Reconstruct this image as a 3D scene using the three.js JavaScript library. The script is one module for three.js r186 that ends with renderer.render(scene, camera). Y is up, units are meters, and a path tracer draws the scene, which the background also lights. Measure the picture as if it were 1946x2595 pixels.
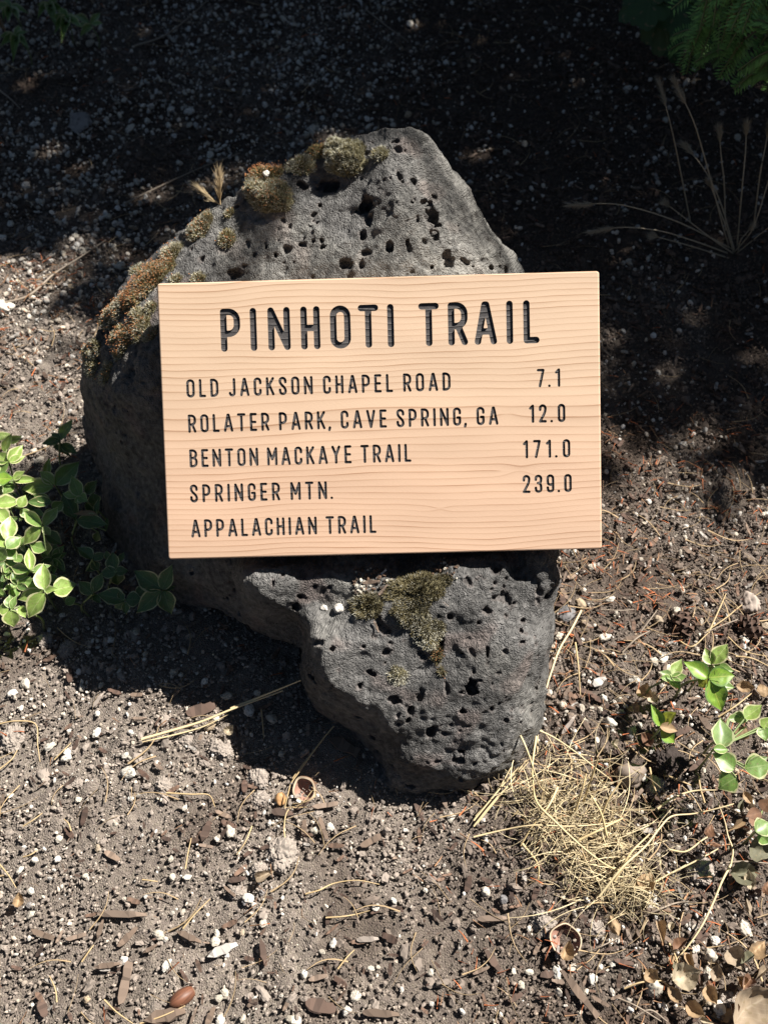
import * as THREE from 'three';
import { mergeGeometries, mergeVertices } from 'three/addons/utils/BufferGeometryUtils.js';

// ---------------------------------------------------------------- camera, sky, sun, exposure
const scene = new THREE.Scene();
const CAM_H = 0.637, PITCH = 56 * Math.PI / 180, FOV = 60;
const camera = new THREE.PerspectiveCamera(FOV, 767 / 1024, 0.02, 200);
camera.position.set(0, CAM_H, 0);
camera.rotation.set(-PITCH, 0, 0);
camera.focus = 0.60; camera.userData.fStop = 11;
const SUN = new THREE.Vector3(0.556, 0.776, -0.298).normalize();
{ // clear summer sky, a little haze towards the horizon, brighter round the sun
  const w = 256, h = 128, d = new Float32Array(w * h * 4);
  for (let j = 0; j < h; j++) for (let i = 0; i < w; i++) {
    const el = ((j + 0.5) / h - 0.5) * Math.PI, az = ((i + 0.5) / w - 0.5) * 2 * Math.PI, y = Math.sin(el), x = Math.cos(az) * Math.cos(el), z = Math.sin(az) * Math.cos(el);
    const t = Math.pow(Math.max(0, 1 - Math.max(0, y)), 3), c = Math.max(0, x * SUN.x + y * SUN.y + z * SUN.z), glow = 0.5 * Math.pow(c, 6) + 0.8 * Math.pow(c, 40), k = i * 4 + j * w * 4;
    d[k] = 0.19 + 0.27 * t + glow * 0.8; d[k + 1] = 0.33 + 0.20 * t + glow * 0.76; d[k + 2] = 0.58 + 0.04 * t + glow * 0.68; d[k + 3] = 1;
  }
  const tex = new THREE.DataTexture(d, w, h, THREE.RGBAFormat, THREE.FloatType); tex.mapping = THREE.EquirectangularReflectionMapping; tex.magFilter = THREE.LinearFilter; tex.needsUpdate = true;
  scene.background = tex; scene.environment = tex;
}
scene.backgroundIntensity = scene.environmentIntensity = 0.1;
const sun = new THREE.DirectionalLight(new THREE.Color(1, 0.945, 0.87), 5);
sun.name = 'sun';
sun.position.copy(SUN).multiplyScalar(6);
sun.castShadow = true; sun.shadow.mapSize.set(4096, 4096); sun.shadow.radius = 1;
Object.assign(sun.shadow.camera, { left: -2.5, right: 2.5, top: 2.5, bottom: -2.5, near: 0.1, far: 15 });
scene.add(sun, sun.target);
const renderer = new THREE.WebGLRenderer({ antialias: true });
renderer.toneMapping = THREE.LinearToneMapping;
renderer.toneMappingExposure = 2.45;
renderer.shadowMap.enabled = true;

// ---------------------------------------------------------------- helpers
function rngOf(seed) { let s = seed >>> 0; return () => { s = (s + 0x6d2b79f5) | 0; let t = Math.imul(s ^ (s >>> 15), 1 | s); t = (t + Math.imul(t ^ (t >>> 7), 61 | t)) ^ t; return ((t ^ (t >>> 14)) >>> 0) / 4294967296; }; }
const rng = rngOf(7);
const rr = (a, b, r = rng) => a + (b - a) * r();
const clamp = (x, a, b) => Math.max(a, Math.min(b, x)), lerp = (a, b, t) => a + (b - a) * t;
const sstep = (a, b, x) => { const t = clamp((x - a) / (b - a), 0, 1); return t * t * (3 - 2 * t); };
const V = (x, y, z) => new THREE.Vector3(x, y, z);
const PERM = new Uint8Array(512); { const r = rngOf(99), p = [...Array(256).keys()]; for (let i = 255; i > 0; i--) { const j = Math.floor(r() * (i + 1)); [p[i], p[j]] = [p[j], p[i]]; } for (let i = 0; i < 512; i++) PERM[i] = p[i & 255]; }
function gr(h, x, y, z) { h &= 15; const u = h < 8 ? x : y, v = h < 4 ? y : (h === 12 || h === 14) ? x : z; return ((h & 1) ? -u : u) + ((h & 2) ? -v : v); }
function noise(x, y, z = 0) {
  const X = Math.floor(x), Y = Math.floor(y), Z = Math.floor(z); x -= X; y -= Y; z -= Z; const xi = X & 255, yi = Y & 255, zi = Z & 255;
  const u = x * x * x * (x * (x * 6 - 15) + 10), v = y * y * y * (y * (y * 6 - 15) + 10), w = z * z * z * (z * (z * 6 - 15) + 10);
  const A = PERM[xi] + yi, AA = PERM[A] + zi, AB = PERM[A + 1] + zi, B = PERM[xi + 1] + yi, BA = PERM[B] + zi, BB = PERM[B + 1] + zi;
  const l1 = lerp(lerp(gr(PERM[AA], x, y, z), gr(PERM[BA], x - 1, y, z), u), lerp(gr(PERM[AB], x, y - 1, z), gr(PERM[BB], x - 1, y - 1, z), u), v);
  const l2 = lerp(lerp(gr(PERM[AA + 1], x, y, z - 1), gr(PERM[BA + 1], x - 1, y, z - 1), u), lerp(gr(PERM[AB + 1], x, y - 1, z - 1), gr(PERM[BB + 1], x - 1, y - 1, z - 1), u), v);
  return lerp(l1, l2, w);
}
function fbm(x, y, z, o = 4) { let s = 0, a = 0.5; for (let i = 0; i < o; i++) { s += a * noise(x, y, z); x = x * 2.03 + 11.3; y = y * 2.03 + 5.7; z = z * 2.03 + 3.1; a *= 0.5; } return s; }
function hash2(i, j, k) { let h = Math.imul(i, 374761393) + Math.imul(j, 668265263) + Math.imul(k, 1274126177); h = Math.imul(h ^ (h >>> 13), 1274126177); return ((h ^ (h >>> 16)) >>> 0) / 4294967296; }
// cellular lumps: 1 at the centre of a crumb, 0 at joints
function lumps(x, y, k) {
  const X = Math.floor(x), Y = Math.floor(y); let d1 = 9, d2 = 9, id = 0;
  for (let i = -1; i <= 1; i++) for (let j = -1; j <= 1; j++) {
    const px = X + i + hash2(X + i, Y + j, k), py = Y + j + hash2(X + i, Y + j, k + 7), d = (px - x) ** 2 + (py - y) ** 2;
    if (d < d1) { d2 = d1; d1 = d; id = hash2(X + i, Y + j, k + 3); } else if (d < d2) d2 = d;
  }
  return [Math.min(1, (Math.sqrt(d2) - Math.sqrt(d1)) * 1.6), id];
}
const used = new Map();
function numbered(name) { const n = used.get(name) ?? 0; used.set(name, n + 1); return n ? name + '_' + String(n).padStart(3, '0') : name; }
function tag(o, label, category, group, kind) { o.userData = {}; if (label) o.userData.label = label; if (category) o.userData.category = category; if (group) o.userData.group = group; if (kind) o.userData.kind = kind; return o; }
function mesh(name, geo, mat, parent = scene) { const m = new THREE.Mesh(geo, mat); m.name = parent === scene ? numbered(name) : name; m.castShadow = m.receiveShadow = true; parent.add(m); return m; }
function group(name, pos) { const g = new THREE.Group(); g.name = numbered(name); if (pos) g.position.copy(pos); scene.add(g); return g; }
// photograph pixel (of the 1946 x 2595 picture) to a point of the place
const FPX = 2595 / 2 / Math.tan(FOV * Math.PI / 360), CAM = V(0, CAM_H, 0);
const FWD = V(0, -Math.sin(PITCH), -Math.cos(PITCH)), UP = V(0, Math.cos(PITCH), -Math.sin(PITCH));
const ray = (u, v) => V((u - 973) / FPX, 0, 0).addScaledVector(UP, -(v - 1297.5) / FPX).add(FWD);
const atDepth = (u, v, d) => CAM.clone().addScaledVector(ray(u, v), d);
const atHeight = (u, v, h) => { const r = ray(u, v); return CAM.clone().addScaledVector(r, (h - CAM_H) / r.y); };
const rgb = (r, g, b) => new THREE.Color().setRGB(r, g, b);
function dataTex(w, h, f, srgb) {
  const d = new Uint8Array(w * h * 4);
  for (let y = 0; y < h; y++) for (let x = 0; x < w; x++) { const c = f(x, y), i = (y * w + x) * 4; d[i] = clamp(c[0], 0, 1) * 255; d[i + 1] = clamp(c[1], 0, 1) * 255; d[i + 2] = clamp(c[2], 0, 1) * 255; d[i + 3] = 255; }
  const t = new THREE.DataTexture(d, w, h); t.magFilter = THREE.LinearFilter; t.minFilter = THREE.LinearMipmapLinearFilter; t.wrapS = t.wrapT = THREE.RepeatWrapping; t.generateMipmaps = true; if (srgb) t.colorSpace = THREE.SRGBColorSpace; t.needsUpdate = true; return t;
}
const toS = (c) => c <= 0.0031308 ? c * 12.92 : 1.055 * Math.pow(c, 1 / 2.4) - 0.055;
function setColors(geo, f) { const p = geo.attributes.position, c = new Float32Array(p.count * 3); for (let i = 0; i < p.count; i++) { const k = f(p.getX(i), p.getY(i), p.getZ(i), i); c[3 * i] = k[0]; c[3 * i + 1] = k[1]; c[3 * i + 2] = k[2]; } geo.setAttribute('color', new THREE.BufferAttribute(c, 3)); return geo; }
class Tri { // collects coloured triangles
  constructor() { this.p = []; this.c = []; }
  tri(a, b, c, ca, cb = ca, cc = ca) { for (const q of [a, b, c]) this.p.push(q.x, q.y, q.z); for (const q of [ca, cb, cc]) this.c.push(q[0], q[1], q[2]); }
  quad(a, b, c, d, ca, cb = ca) { this.tri(a, b, c, ca, ca, cb); this.tri(a, c, d, ca, cb, cb); }
  geo(smooth) { let g = new THREE.BufferGeometry(); g.setAttribute('position', new THREE.Float32BufferAttribute(this.p, 3)); g.setAttribute('color', new THREE.Float32BufferAttribute(this.c, 3)); if (smooth) g = mergeVertices(g, 1e-6); g.computeVertexNormals(); return g; }
}
// thin stem or straw along points; r at start and end; ns sides
function stalk(T, pts, r0, r1, col, col1 = col, ns = 4, seg = 0) {
  const cv = new THREE.CatmullRomCurve3(pts, false, 'centripetal'), n = seg || Math.max(4, pts.length * 3); let prev = null;
  for (let i = 0; i <= n; i++) {
    const t = i / n, p = cv.getPoint(t), d = cv.getTangent(t), a = Math.abs(d.y) < 0.9 ? V(0, 1, 0) : V(1, 0, 0), s = V(0, 0, 0).crossVectors(d, a).normalize(), w = V(0, 0, 0).crossVectors(s, d), r = lerp(r0, r1, t), ring = [];
    for (let k = 0; k < ns; k++) { const an = k / ns * 2 * Math.PI; ring.push(p.clone().addScaledVector(s, Math.cos(an) * r).addScaledVector(w, Math.sin(an) * r)); }
    if (prev) for (let k = 0; k < ns; k++) { const c0 = [0, 1, 2].map((q) => lerp(col[q], col1[q], (i - 1) / n)), c1 = [0, 1, 2].map((q) => lerp(col[q], col1[q], t)); T.quad(prev[k], prev[(k + 1) % ns], ring[(k + 1) % ns], ring[k], c0, c1); }
    prev = ring;
  }
}
const vcMat = (rough = 0.9, extra = {}) => new THREE.MeshStandardMaterial({ vertexColors: true, roughness: rough, side: THREE.DoubleSide, ...extra });

// ---------------------------------------------------------------- the sign's frame: a to its right, b up its face, c out of its face
const S0 = V(-0.00202, 0.18204, -0.38331), EX = V(0.99960, 0.02474, -0.01367).normalize(), N0 = V(-0.01121, 0.79080, 0.61197).normalize(), EY = V(0, 0, 0).crossVectors(N0, EX).normalize();
const W2 = 0.146, H2 = 0.092, THICK = 0.028;
const fromABC = (a, b, c) => S0.clone().addScaledVector(EX, a).addScaledVector(EY, b).addScaledVector(N0, c);
const toABC = (p) => { const q = p.clone().sub(S0); return [q.dot(EX), q.dot(EY), q.dot(N0)]; };
const pixABC = (u, v, c) => { const r = ray(u, v), t = (S0.clone().addScaledVector(N0, c).sub(CAM)).dot(N0) / r.dot(N0); return toABC(CAM.clone().addScaledVector(r, t)); };
const K = 1946 / 1659;

// ---------------------------------------------------------------- ground
function gh(x, z) {
  let h = 0.006 * noise(x * 5.1, z * 5.1, 1.5) + 0.0035 * noise(x * 14, z * 14, 4.5) + 0.0018 * noise(x * 37, z * 37, 8.5);
  return h;
}
function soilTone(x, z) { // 0 dry dusty soil in front, 1 dark: moist mulch, shade painted in behind
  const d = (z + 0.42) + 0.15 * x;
  let m = sstep(0.02, 0.25, x + 0.10 * noise(x * 9, z * 9, 3) + 0.12) * 0.62 + (x < 0 ? sstep(-.27, -.45, d) * 0.7 : sstep(0.0, -0.5, d) * 0.55);  // left back term paints the shade beyond the rock into the soil
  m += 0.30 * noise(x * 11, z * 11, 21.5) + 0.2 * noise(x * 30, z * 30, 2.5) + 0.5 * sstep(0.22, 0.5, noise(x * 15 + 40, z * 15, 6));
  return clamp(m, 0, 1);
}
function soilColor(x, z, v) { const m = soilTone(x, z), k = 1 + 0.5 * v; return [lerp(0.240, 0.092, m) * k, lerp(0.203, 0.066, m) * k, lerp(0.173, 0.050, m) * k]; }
{
  const axis = (a, b, s, far) => { const r = []; for (let x = a; x <= b + 1e-9; x += s) r.push(x); let st = s, x = a; const lo = []; while (x > -far) { st *= 1.45; x -= st; lo.unshift(x); } st = s; x = b; while (x < far) { st *= 1.45; x += st; r.push(x); } return lo.concat(r); };
  const xs = axis(-0.78, 0.78, 0.0027, 60), zs = axis(-1.5, 0.06, 0.0029, 60), nx = xs.length, nz = zs.length;
  const pos = new Float32Array(nx * nz * 3), col = new Float32Array(nx * nz * 3), uv = new Float32Array(nx * nz * 2), idx = new Uint32Array((nx - 1) * (nz - 1) * 6);
  for (let j = 0, k = 0; j < nz; j++) for (let i = 0; i < nx; i++, k++) {
    const x = xs[i], z = zs[j], near = Math.abs(x) < 1 && z > -1.8 && z < 0.4;
    let h = gh(x, z), v = 0;
    if (near) {
      const [l1, i1] = lumps(x * 85, z * 85, 5), [l2, i2] = lumps(x * 190, z * 190, 15), amt = 0.5 + 0.5 * sstep(-0.2, 0.3, noise(x * 12, z * 12, 31));
      h += amt * (0.0042 * l1 * (0.3 + i1) + 0.0019 * l2 * (0.2 + i2)) - 0.002; v = 0.35 * (i1 - 0.5) + 0.5 * (i2 - 0.5) + 0.3 * noise(x * 60, z * 60, 9);
    }
    pos[3 * k] = x; pos[3 * k + 1] = h; pos[3 * k + 2] = z; uv[2 * k] = x / 0.24; uv[2 * k + 1] = z / 0.24;
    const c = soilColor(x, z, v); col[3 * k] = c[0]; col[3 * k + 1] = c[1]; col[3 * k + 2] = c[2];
  }
  for (let j = 0, q = 0; j < nz - 1; j++) for (let i = 0; i < nx - 1; i++) { const a = j * nx + i, b = a + 1, c = a + nx, d = c + 1; idx[q++] = a; idx[q++] = c; idx[q++] = b; idx[q++] = b; idx[q++] = c; idx[q++] = d; }
  const g = new THREE.BufferGeometry(); g.setAttribute('position', new THREE.BufferAttribute(pos, 3)); g.setAttribute('color', new THREE.BufferAttribute(col, 3)); g.setAttribute('uv', new THREE.BufferAttribute(uv, 2)); g.setIndex(new THREE.BufferAttribute(idx, 1)); g.computeVertexNormals();
  const R = 1024, per = (x, y, s, k) => lumpsTile(x / R * s, y / R * s, s, k);
  function lumpsTile(x, y, s, k) { const X = Math.floor(x), Y = Math.floor(y); let d1 = 9, d2 = 9, id = 0; for (let i = -1; i <= 1; i++) for (let j = -1; j <= 1; j++) { const ix = (X + i + s) % s, iy = (Y + j + s) % s, px = X + i + hash2(ix, iy, k), py = Y + j + hash2(ix, iy, k + 7), d = (px - x) ** 2 + (py - y) ** 2; if (d < d1) { d2 = d1; d1 = d; id = hash2(ix, iy, k + 3); } else if (d < d2) d2 = d; } return [Math.min(1, (Math.sqrt(d2) - Math.sqrt(d1)) * 1.7), id]; }
  const soilMap = dataTex(R, R, (x, y) => { const [a, ia] = per(x, y, 150, 3), [b, ib] = per(x, y, 320, 4), bright = ib > 0.965 ? 0.35 : 0; const v = 0.80 + 0.16 * (ia - 0.5) + 0.16 * (ib - 0.5) + 0.05 * a + bright; return [v, v * (0.985 + 0.02 * ia), v * (0.97 + 0.03 * ib)]; }, true);
  const soilBump = dataTex(R, R, (x, y) => { const [a, ia] = per(x, y, 150, 3), [b, ib] = per(x, y, 320, 4), v = 0.5 * a * (0.4 + 0.6 * ia) + 0.4 * b * ib; return [v, v, v]; });
  const m = mesh('ground', g, new THREE.MeshStandardMaterial({ vertexColors: true, map: soilMap, bumpMap: soilBump, bumpScale: 0.0016, roughness: 1 }));
  m.userData = { kind: 'structure', label: 'bare crumbly brown garden soil around the rock' };
}

// ---------------------------------------------------------------- rock
// outline and face heights: [x, y, c] in the full view (1659 wide), c in metres out of the sign's plane
const OUT = [[174, 902, -.16], [173, 850, -.13], [180, 790, -.10], [192, 735, -.085], [215, 690, -.08], [250, 640, -.078], [275, 600, -.075], [330, 548, -.072], [375, 503, -.07], [430, 466, -.068], [480, 442, -.065], [530, 408, -.062], [570, 378, -.06], [620, 352, -.058], [680, 330, -.055], [720, 303, -.053], [780, 288, -.05], [830, 275, -.05], [880, 275, -.05], [925, 296, -.055], [945, 325, -.06], [1000, 395, -.07], [1050, 470, -.085], [1080, 520, -.09], [1112, 550, -.095], [1138, 590, -.10], [1180, 700, -.10], [1200, 850, -.09], [1205, 1000, -.08], [1202, 1100, -.06], [1198, 1190, -.03], [1198, 1300, -.04], [1196, 1390, -.05], [1189, 1470, -.05], [1170, 1560, -.045], [1142, 1630, -.04], [1102, 1682, -.035], [1040, 1714, -.03], [960, 1724, -.028], [890, 1720, -.028], [848, 1714, -.03], [815, 1692, -.034], [802, 1666, -.038], [797, 1632, -.044], [765, 1600, -.048], [714, 1566, -.05], [680, 1532, -.05], [652, 1478, -.044], [643, 1448, -.03], [655, 1408, -.04], [617, 1384, -.058], [562, 1362, -.068], [511, 1335, -.08], [440, 1308, -.095], [378, 1299, -.11], [300, 1262, -.13], [234, 1190, -.15], [212, 1022, -.18]].map(([x, y, c]) => pixABC(x * K, y * K, c));
const FACE = [[664, 1338, -.001], [674, 1379, .002], [680, 1404, .003], [660, 1447, .001], [684, 1480, .002], [731, 1502, .003], [781, 1527, .003], [823, 1557, .002], [854, 1595, .001], [866, 1640, 0], [893, 1657, 0], [935, 1675, -.001], [980, 1692, -.003], [1050, 1682, -.004], [1105, 1640, -.006], [1150, 1560, -.008], [900, 1600, .004], [800, 1350, .001], [900, 1300, .001], [1000, 1350, .003], [900, 1450, .006], [1000, 1500, .006], [1100, 1450, .003], [1100, 1350, .001], [1000, 1620, .003], [1080, 1560, .002], [1130, 1500, -.003], [780, 1450, .005],
  [560, 1240, -.008], [620, 1250, -.008], [700, 1250, -.010], [800, 1240, -.011], [900, 1232, -.01], [1000, 1215, -.007], [1090, 1212, -.006], [560, 1180, -.036], [620, 1180, -.036], [700, 1180, -.036], [850, 1178, -.036], [1000, 1172, -.036], [1090, 1172, -.034],
  [1122, 1205, -.021], [1132, 1235, -.019], [1142, 1290, -.010], [1166, 1197, -.002], [1170, 1290, -.004], [1165, 1400, -.008], [1185, 1250, -.010], [1166, 1165, -.034],
  [600, 1285, -.007], [650, 1300, -.012], [531, 1264, -.010], [556, 1300, -.010], [597, 1313, -.010], [638, 1317, -.014], [548, 1324, -.036], [597, 1336, -.036], [634, 1345, -.038], [650, 1352, -.030], [520, 1275, -.034], [532, 1248, -.010], [514, 1252, -.034], [450, 1250, -.062], [400, 1230, -.075], [500, 1292, -.055], [690, 1302, -.019], [745, 1312, -.012], [720, 1345, -.006],
  [500, 800, -.034], [700, 800, -.033], [900, 800, -.032], [1080, 800, -.042], [500, 1000, -.036], [700, 1000, -.034], [900, 1000, -.034], [1080, 1000, -.038], [1150, 900, -.065], [400, 930, -.042], [420, 1120, -.06],
  [345, 764, -.029], [300, 820, -.037], [258, 845, -.045], [250, 950, -.080], [300, 1000, -.070], [320, 1150, -.088], [250, 1100, -.12], [360, 1050, -.062],
  [500, 590, -.040], [420, 600, -.046], [600, 590, -.037], [700, 585, -.034], [870, 580, -.027], [1000, 580, -.044], [1090, 585, -.074], [870, 450, -.026], [780, 450, -.038], [600, 490, -.044], [980, 480, -.050], [700, 400, -.050], [850, 350, -.032], [930, 390, -.047], [870, 302, -.040], [460, 530, -.052], [350, 600, -.056], [300, 660, -.059], [250, 720, -.063], [230, 780, -.068], [1040, 540, -.062], [720, 480, -.042], [790, 330, -.044]].map(([x, y, c]) => pixABC(x * K, y * K, c));
const CTRL = FACE.concat(OUT.map(([a, b, c]) => [a, b, c]));
const phi = (r2) => Math.sqrt(r2 + 0.000036);
const RBF = (() => { // solve for weights
  const n = CTRL.length, m = n + 3, A = Array.from({ length: m }, () => new Float64Array(m + 1));
  for (let i = 0; i < n; i++) { for (let j = 0; j < n; j++) A[i][j] = phi((CTRL[i][0] - CTRL[j][0]) ** 2 + (CTRL[i][1] - CTRL[j][1]) ** 2); A[i][i] -= 0.002; A[i][n] = A[n][i] = 1; A[i][n + 1] = A[n + 1][i] = CTRL[i][0]; A[i][n + 2] = A[n + 2][i] = CTRL[i][1]; A[i][m] = CTRL[i][2]; }
  for (let k = 0; k < m; k++) { let p = k; for (let i = k + 1; i < m; i++) if (Math.abs(A[i][k]) > Math.abs(A[p][k])) p = i; [A[k], A[p]] = [A[p], A[k]]; for (let i = k + 1; i < m; i++) { const f = A[i][k] / A[k][k]; if (f) for (let j = k; j <= m; j++) A[i][j] -= f * A[k][j]; } }
  const w = new Float64Array(m); for (let i = m - 1; i >= 0; i--) { let s = A[i][m]; for (let j = i + 1; j < m; j++) s -= A[i][j] * w[j]; w[i] = s / A[i][i]; } return w;
})();
const TA0 = -0.27, TB0 = -0.33, TS = 0.002, TNA = 260, TNB = 300, TF = new Float32Array(TNA * TNB), TD = new Float32Array(TNA * TNB);
for (let j = 0; j < TNB; j++) for (let i = 0; i < TNA; i++) {
  const a = TA0 + i * TS, b = TB0 + j * TS, n = CTRL.length; let s = RBF[n] + RBF[n + 1] * a + RBF[n + 2] * b; for (let k = 0; k < n; k++) s += RBF[k] * phi((CTRL[k][0] - a) ** 2 + (CTRL[k][1] - b) ** 2);
  TF[j * TNA + i] = s;
  let d = 9, inside = false; for (let k = 0, q = OUT.length - 1; k < OUT.length; q = k++) { const [x1, y1] = OUT[q], [x2, y2] = OUT[k], t = clamp(((a - x1) * (x2 - x1) + (b - y1) * (y2 - y1)) / ((x2 - x1) ** 2 + (y2 - y1) ** 2), 0, 1); d = Math.min(d, Math.hypot(a - x1 - t * (x2 - x1), b - y1 - t * (y2 - y1))); if ((y1 > b) !== (y2 > b) && a < (x2 - x1) * (b - y1) / (y2 - y1) + x1) inside = !inside; }
  TD[j * TNA + i] = inside ? -d : d;
}
function tab(T, a, b) { const x = clamp((a - TA0) / TS, 0, TNA - 1.001), y = clamp((b - TB0) / TS, 0, TNB - 1.001), i = Math.floor(x), j = Math.floor(y), u = x - i, v = y - j, k = j * TNA + i; return lerp(lerp(T[k], T[k + 1], u), lerp(T[k + TNA], T[k + TNA + 1], u), v); }
function rockBase(a, b, c) {
  const F = tab(TF, a, b), e = 0.004, gx = (tab(TF, a + e, b) - tab(TF, a - e, b)) / (2 * e), gy = (tab(TF, a, b + e) - tab(TF, a, b - e)) / (2 * e);
  const top = (c - F) / Math.sqrt(1 + Math.min(6, gx * gx + gy * gy)), deep = Math.max(0, F - c), side = tab(TD, a, b) + (b > -0.1 ? 0.18 : -0.02) * Math.max(0, deep - 0.03) - 0.0015, k = 0.008, h = Math.max(k - Math.abs(top - side), 0) / k;
  return Math.max(top, side) + h * h * k * 0.25;
}
function rockRough(a, b, c) { // shape of the broken lava at every scale
  let d = 0.0052 * noise(a * 19 + 3, b * 19, c * 19) + 0.0040 * Math.abs(noise(a * 38, b * 38 + 9, c * 38)) - 0.001 + 0.0011 * noise(a * 95, b * 95, c * 95 + 4) ;
  const m = 0.55 + 0.6 * sstep(-0.25, 0.35, noise(a * 16, b * 16 + 40, c * 16));
  d += 0.0030 * Math.max(0, noise(a * 60 + 20, b * 60, c * 60)) + 0.0022 * Math.max(0, noise(a * 120 + 20, b * 120 + 3, c * 120) - .04) + m * (0.0009 * noise(a * 210, b * 210, c * 210) + 0.0008 * noise(a * 310 + 2, b * 310, c * 310));
  const pit = noise(a * 150 + 50, b * 150, c * 150); if (pit > 0.45) d += (pit - 0.45) * 0.010 * m;
  return d;
}
// holes of the lava: [x, y, half width, half height, turn] read in two enlarged views, then laid on the rock
const ZA = (x, y) => [540 + x * .4943, 280 + y * .4943], ZC = (x, y) => [600 + x * .4943, 1400 + y * .4943];
const HOLES_A = [[790, 485, 48, 40, 0], [800, 560, 22, 32, 0], [765, 645, 18, 35, 0], [1115, 530, 34, 72, -.5], [1135, 640, 22, 28, 0], [905, 705, 21, 33, -.3], [680, 790, 26, 32, -.6], [1200, 760, 25, 38, -.2], [380, 715, 18, 26, 0], [110, 840, 32, 27, .5], [460, 385, 31, 17, .6], [600, 385, 70, 36, 0], [400, 470, 15, 12, 0], [545, 485, 12, 10, 0], [515, 530, 14, 12, 0], [510, 567, 6, 6, 0], [532, 577, 6, 6, 0], [555, 662, 14, 18, 0], [455, 688, 19, 10, 0], [415, 777, 6, 6, 0], [362, 780, 10, 6, 0], [1110, 480, 14, 18, 0], [1020, 467, 8, 8, 0], [1085, 670, 17, 13, .5], [1000, 690, 11, 32, -.2], [1130, 440, 24, 11, .4], [940, 200, 18, 15, 0], [955, 340, 15, 30, -.2], [1025, 365, 14, 16, 0], [880, 505, 12, 5, 0], [780, 725, 27, 19, 0], [1470, 745, 8, 14, 0], [1470, 800, 8, 8, 0], [1498, 820, 9, 16, 0], [1425, 805, 10, 14, 0], [1290, 775, 30, 10, .5], [1255, 590, 8, 8, 0], [1120, 805, 8, 8, 0], [125, 490, 20, 10, -.3], [155, 795, 8, 8, 0], [270, 690, 10, 34, -.3], [850, 475, 6, 6, 0], [180, 690, 16, 22, 0], [210, 730, 12, 20, 0], [760, 790, 14, 22, 0], [1330, 800, 8, 5, 0], [320, 740, 9, 14, 0]];
const HOLES_C = [[1335, 85, 22, 27, -.5], [1190, 150, 15, 20, -.4], [1390, 240, 15, 37, -.2], [1320, 232, 14, 9, 0], [1280, 298, 25, 15, .2], [1380, 325, 9, 8, 0], [1092, 328, 18, 16, 0], [1240, 362, 15, 10, .5], [1465, 352, 12, 10, 0], [1465, 460, 12, 8, 0], [1375, 505, 12, 12, 0], [1550, 225, 17, 60, 0], [1580, 225, 12, 12, 0], [330, 230, 27, 17, .5], [295, 275, 22, 26, 0], [185, 165, 6, 16, 0], [235, 115, 8, 10, 0], [415, 467, 22, 14, 0], [490, 500, 16, 14, 0], [740, 368, 18, 52, -.6], [650, 485, 12, 10, 0], [770, 510, 22, 17, 0], [785, 467, 10, 9, 0], [690, 620, 23, 14, .5], [630, 690, 11, 16, 0], [812, 757, 31, 19, .3], [938, 748, 20, 17, 0], [892, 810, 22, 28, -.6], [1205, 700, 32, 38, -.4], [1158, 720, 16, 11, 0], [1305, 795, 14, 18, 0], [995, 920, 27, 25, 0], [1155, 815, 20, 12, .3], [1475, 650, 8, 11, 0], [1510, 820, 8, 8, 0], [1285, 520, 9, 32, 0], [1205, 515, 11, 19, -.4], [1155, 520, 8, 6, 0], [1150, 1020, 17, 11, .3], [1040, 1078, 25, 10, 0], [1130, 1072, 34, 17, 0], [880, 860, 12, 15, 0], [700, 950, 20, 12, .4], [715, 1020, 14, 12, 0], [620, 850, 20, 14, 0], [800, 1100, 14, 18, 0], [895, 1205, 27, 17, 0], [1075, 700, 15, 25, 0], [1045, 475, 15, 42, 0], [1540, 680, 24, 32, 0], [385, 640, 26, 32, 0], [760, 570, 8, 8, 0], [1250, 660, 9, 7, 0], [1310, 680, 7, 26, -.4], [1420, 260, 10, 8, 0], [960, 540, 22, 15, 0]];
function rockHit(u, v, fn = (a, b, c) => rockBase(a, b, c) - 0) {
  const r = ray(u, v).normalize(); let t = 0.35; const A0 = toABC(CAM), dir = [r.dot(EX), r.dot(EY), r.dot(N0)];
  for (let i = 0; i < 160; i++) { const p = [A0[0] + dir[0] * t, A0[1] + dir[1] * t, A0[2] + dir[2] * t], d = fn(...p); if (d < 0.0002) return p; t += Math.max(0.0003, d * 0.6); if (t > 1.5) break; }
  return null;
}
const rockSurf = (a, b, c) => rockBase(a, b, c) + rockRough(a, b, c);
const HOLES = [];
for (const [list, Z] of [[HOLES_A, ZA], [HOLES_C, ZC]]) for (const [x, y, rx, ry, an] of list) {
  const [u, v] = Z(x, y), h = rockHit(u, v, rockSurf); if (!h) continue; const s = .4943 * 0.6 / FPX, m = Math.min(rx, ry) * s;
  HOLES.push({ a: h[0], b: h[1], c: h[2] - m * 0.45, rx: rx * s * 1.18, ry: ry * s * 1.18, rz: Math.max(0.004, m * 1.9), cs: Math.cos(an), sn: Math.sin(an), R: Math.max(rx, ry) * s * 1.6 + 0.006 });
}
{ const r = rngOf(5); // small vesicles scattered in patches
  for (let i = 0; i < 1700 && HOLES.length < 330; i++) { const u = rr(190, 1400, r), v = rr(320, 2010, r); if (u > 400 && u < 1515 && v > 730 && v < 1400) continue; const h = rockHit(u, v, rockSurf); if (!h) continue; if (noise(h[0] * 30, h[1] * 30, h[2] * 30 + 70) < 0.08 + 0.3 * r()) continue; const q = 0.0007 + 0.0016 * r() ** 3, an = r() * 3; HOLES.push({ a: h[0], b: h[1], c: h[2] - q * 0.5, rx: q * rr(0.8, 1.5, r), ry: q, rz: q * 1.5, cs: Math.cos(an), sn: Math.sin(an), R: q * 2 + 0.003 }); } }
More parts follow.
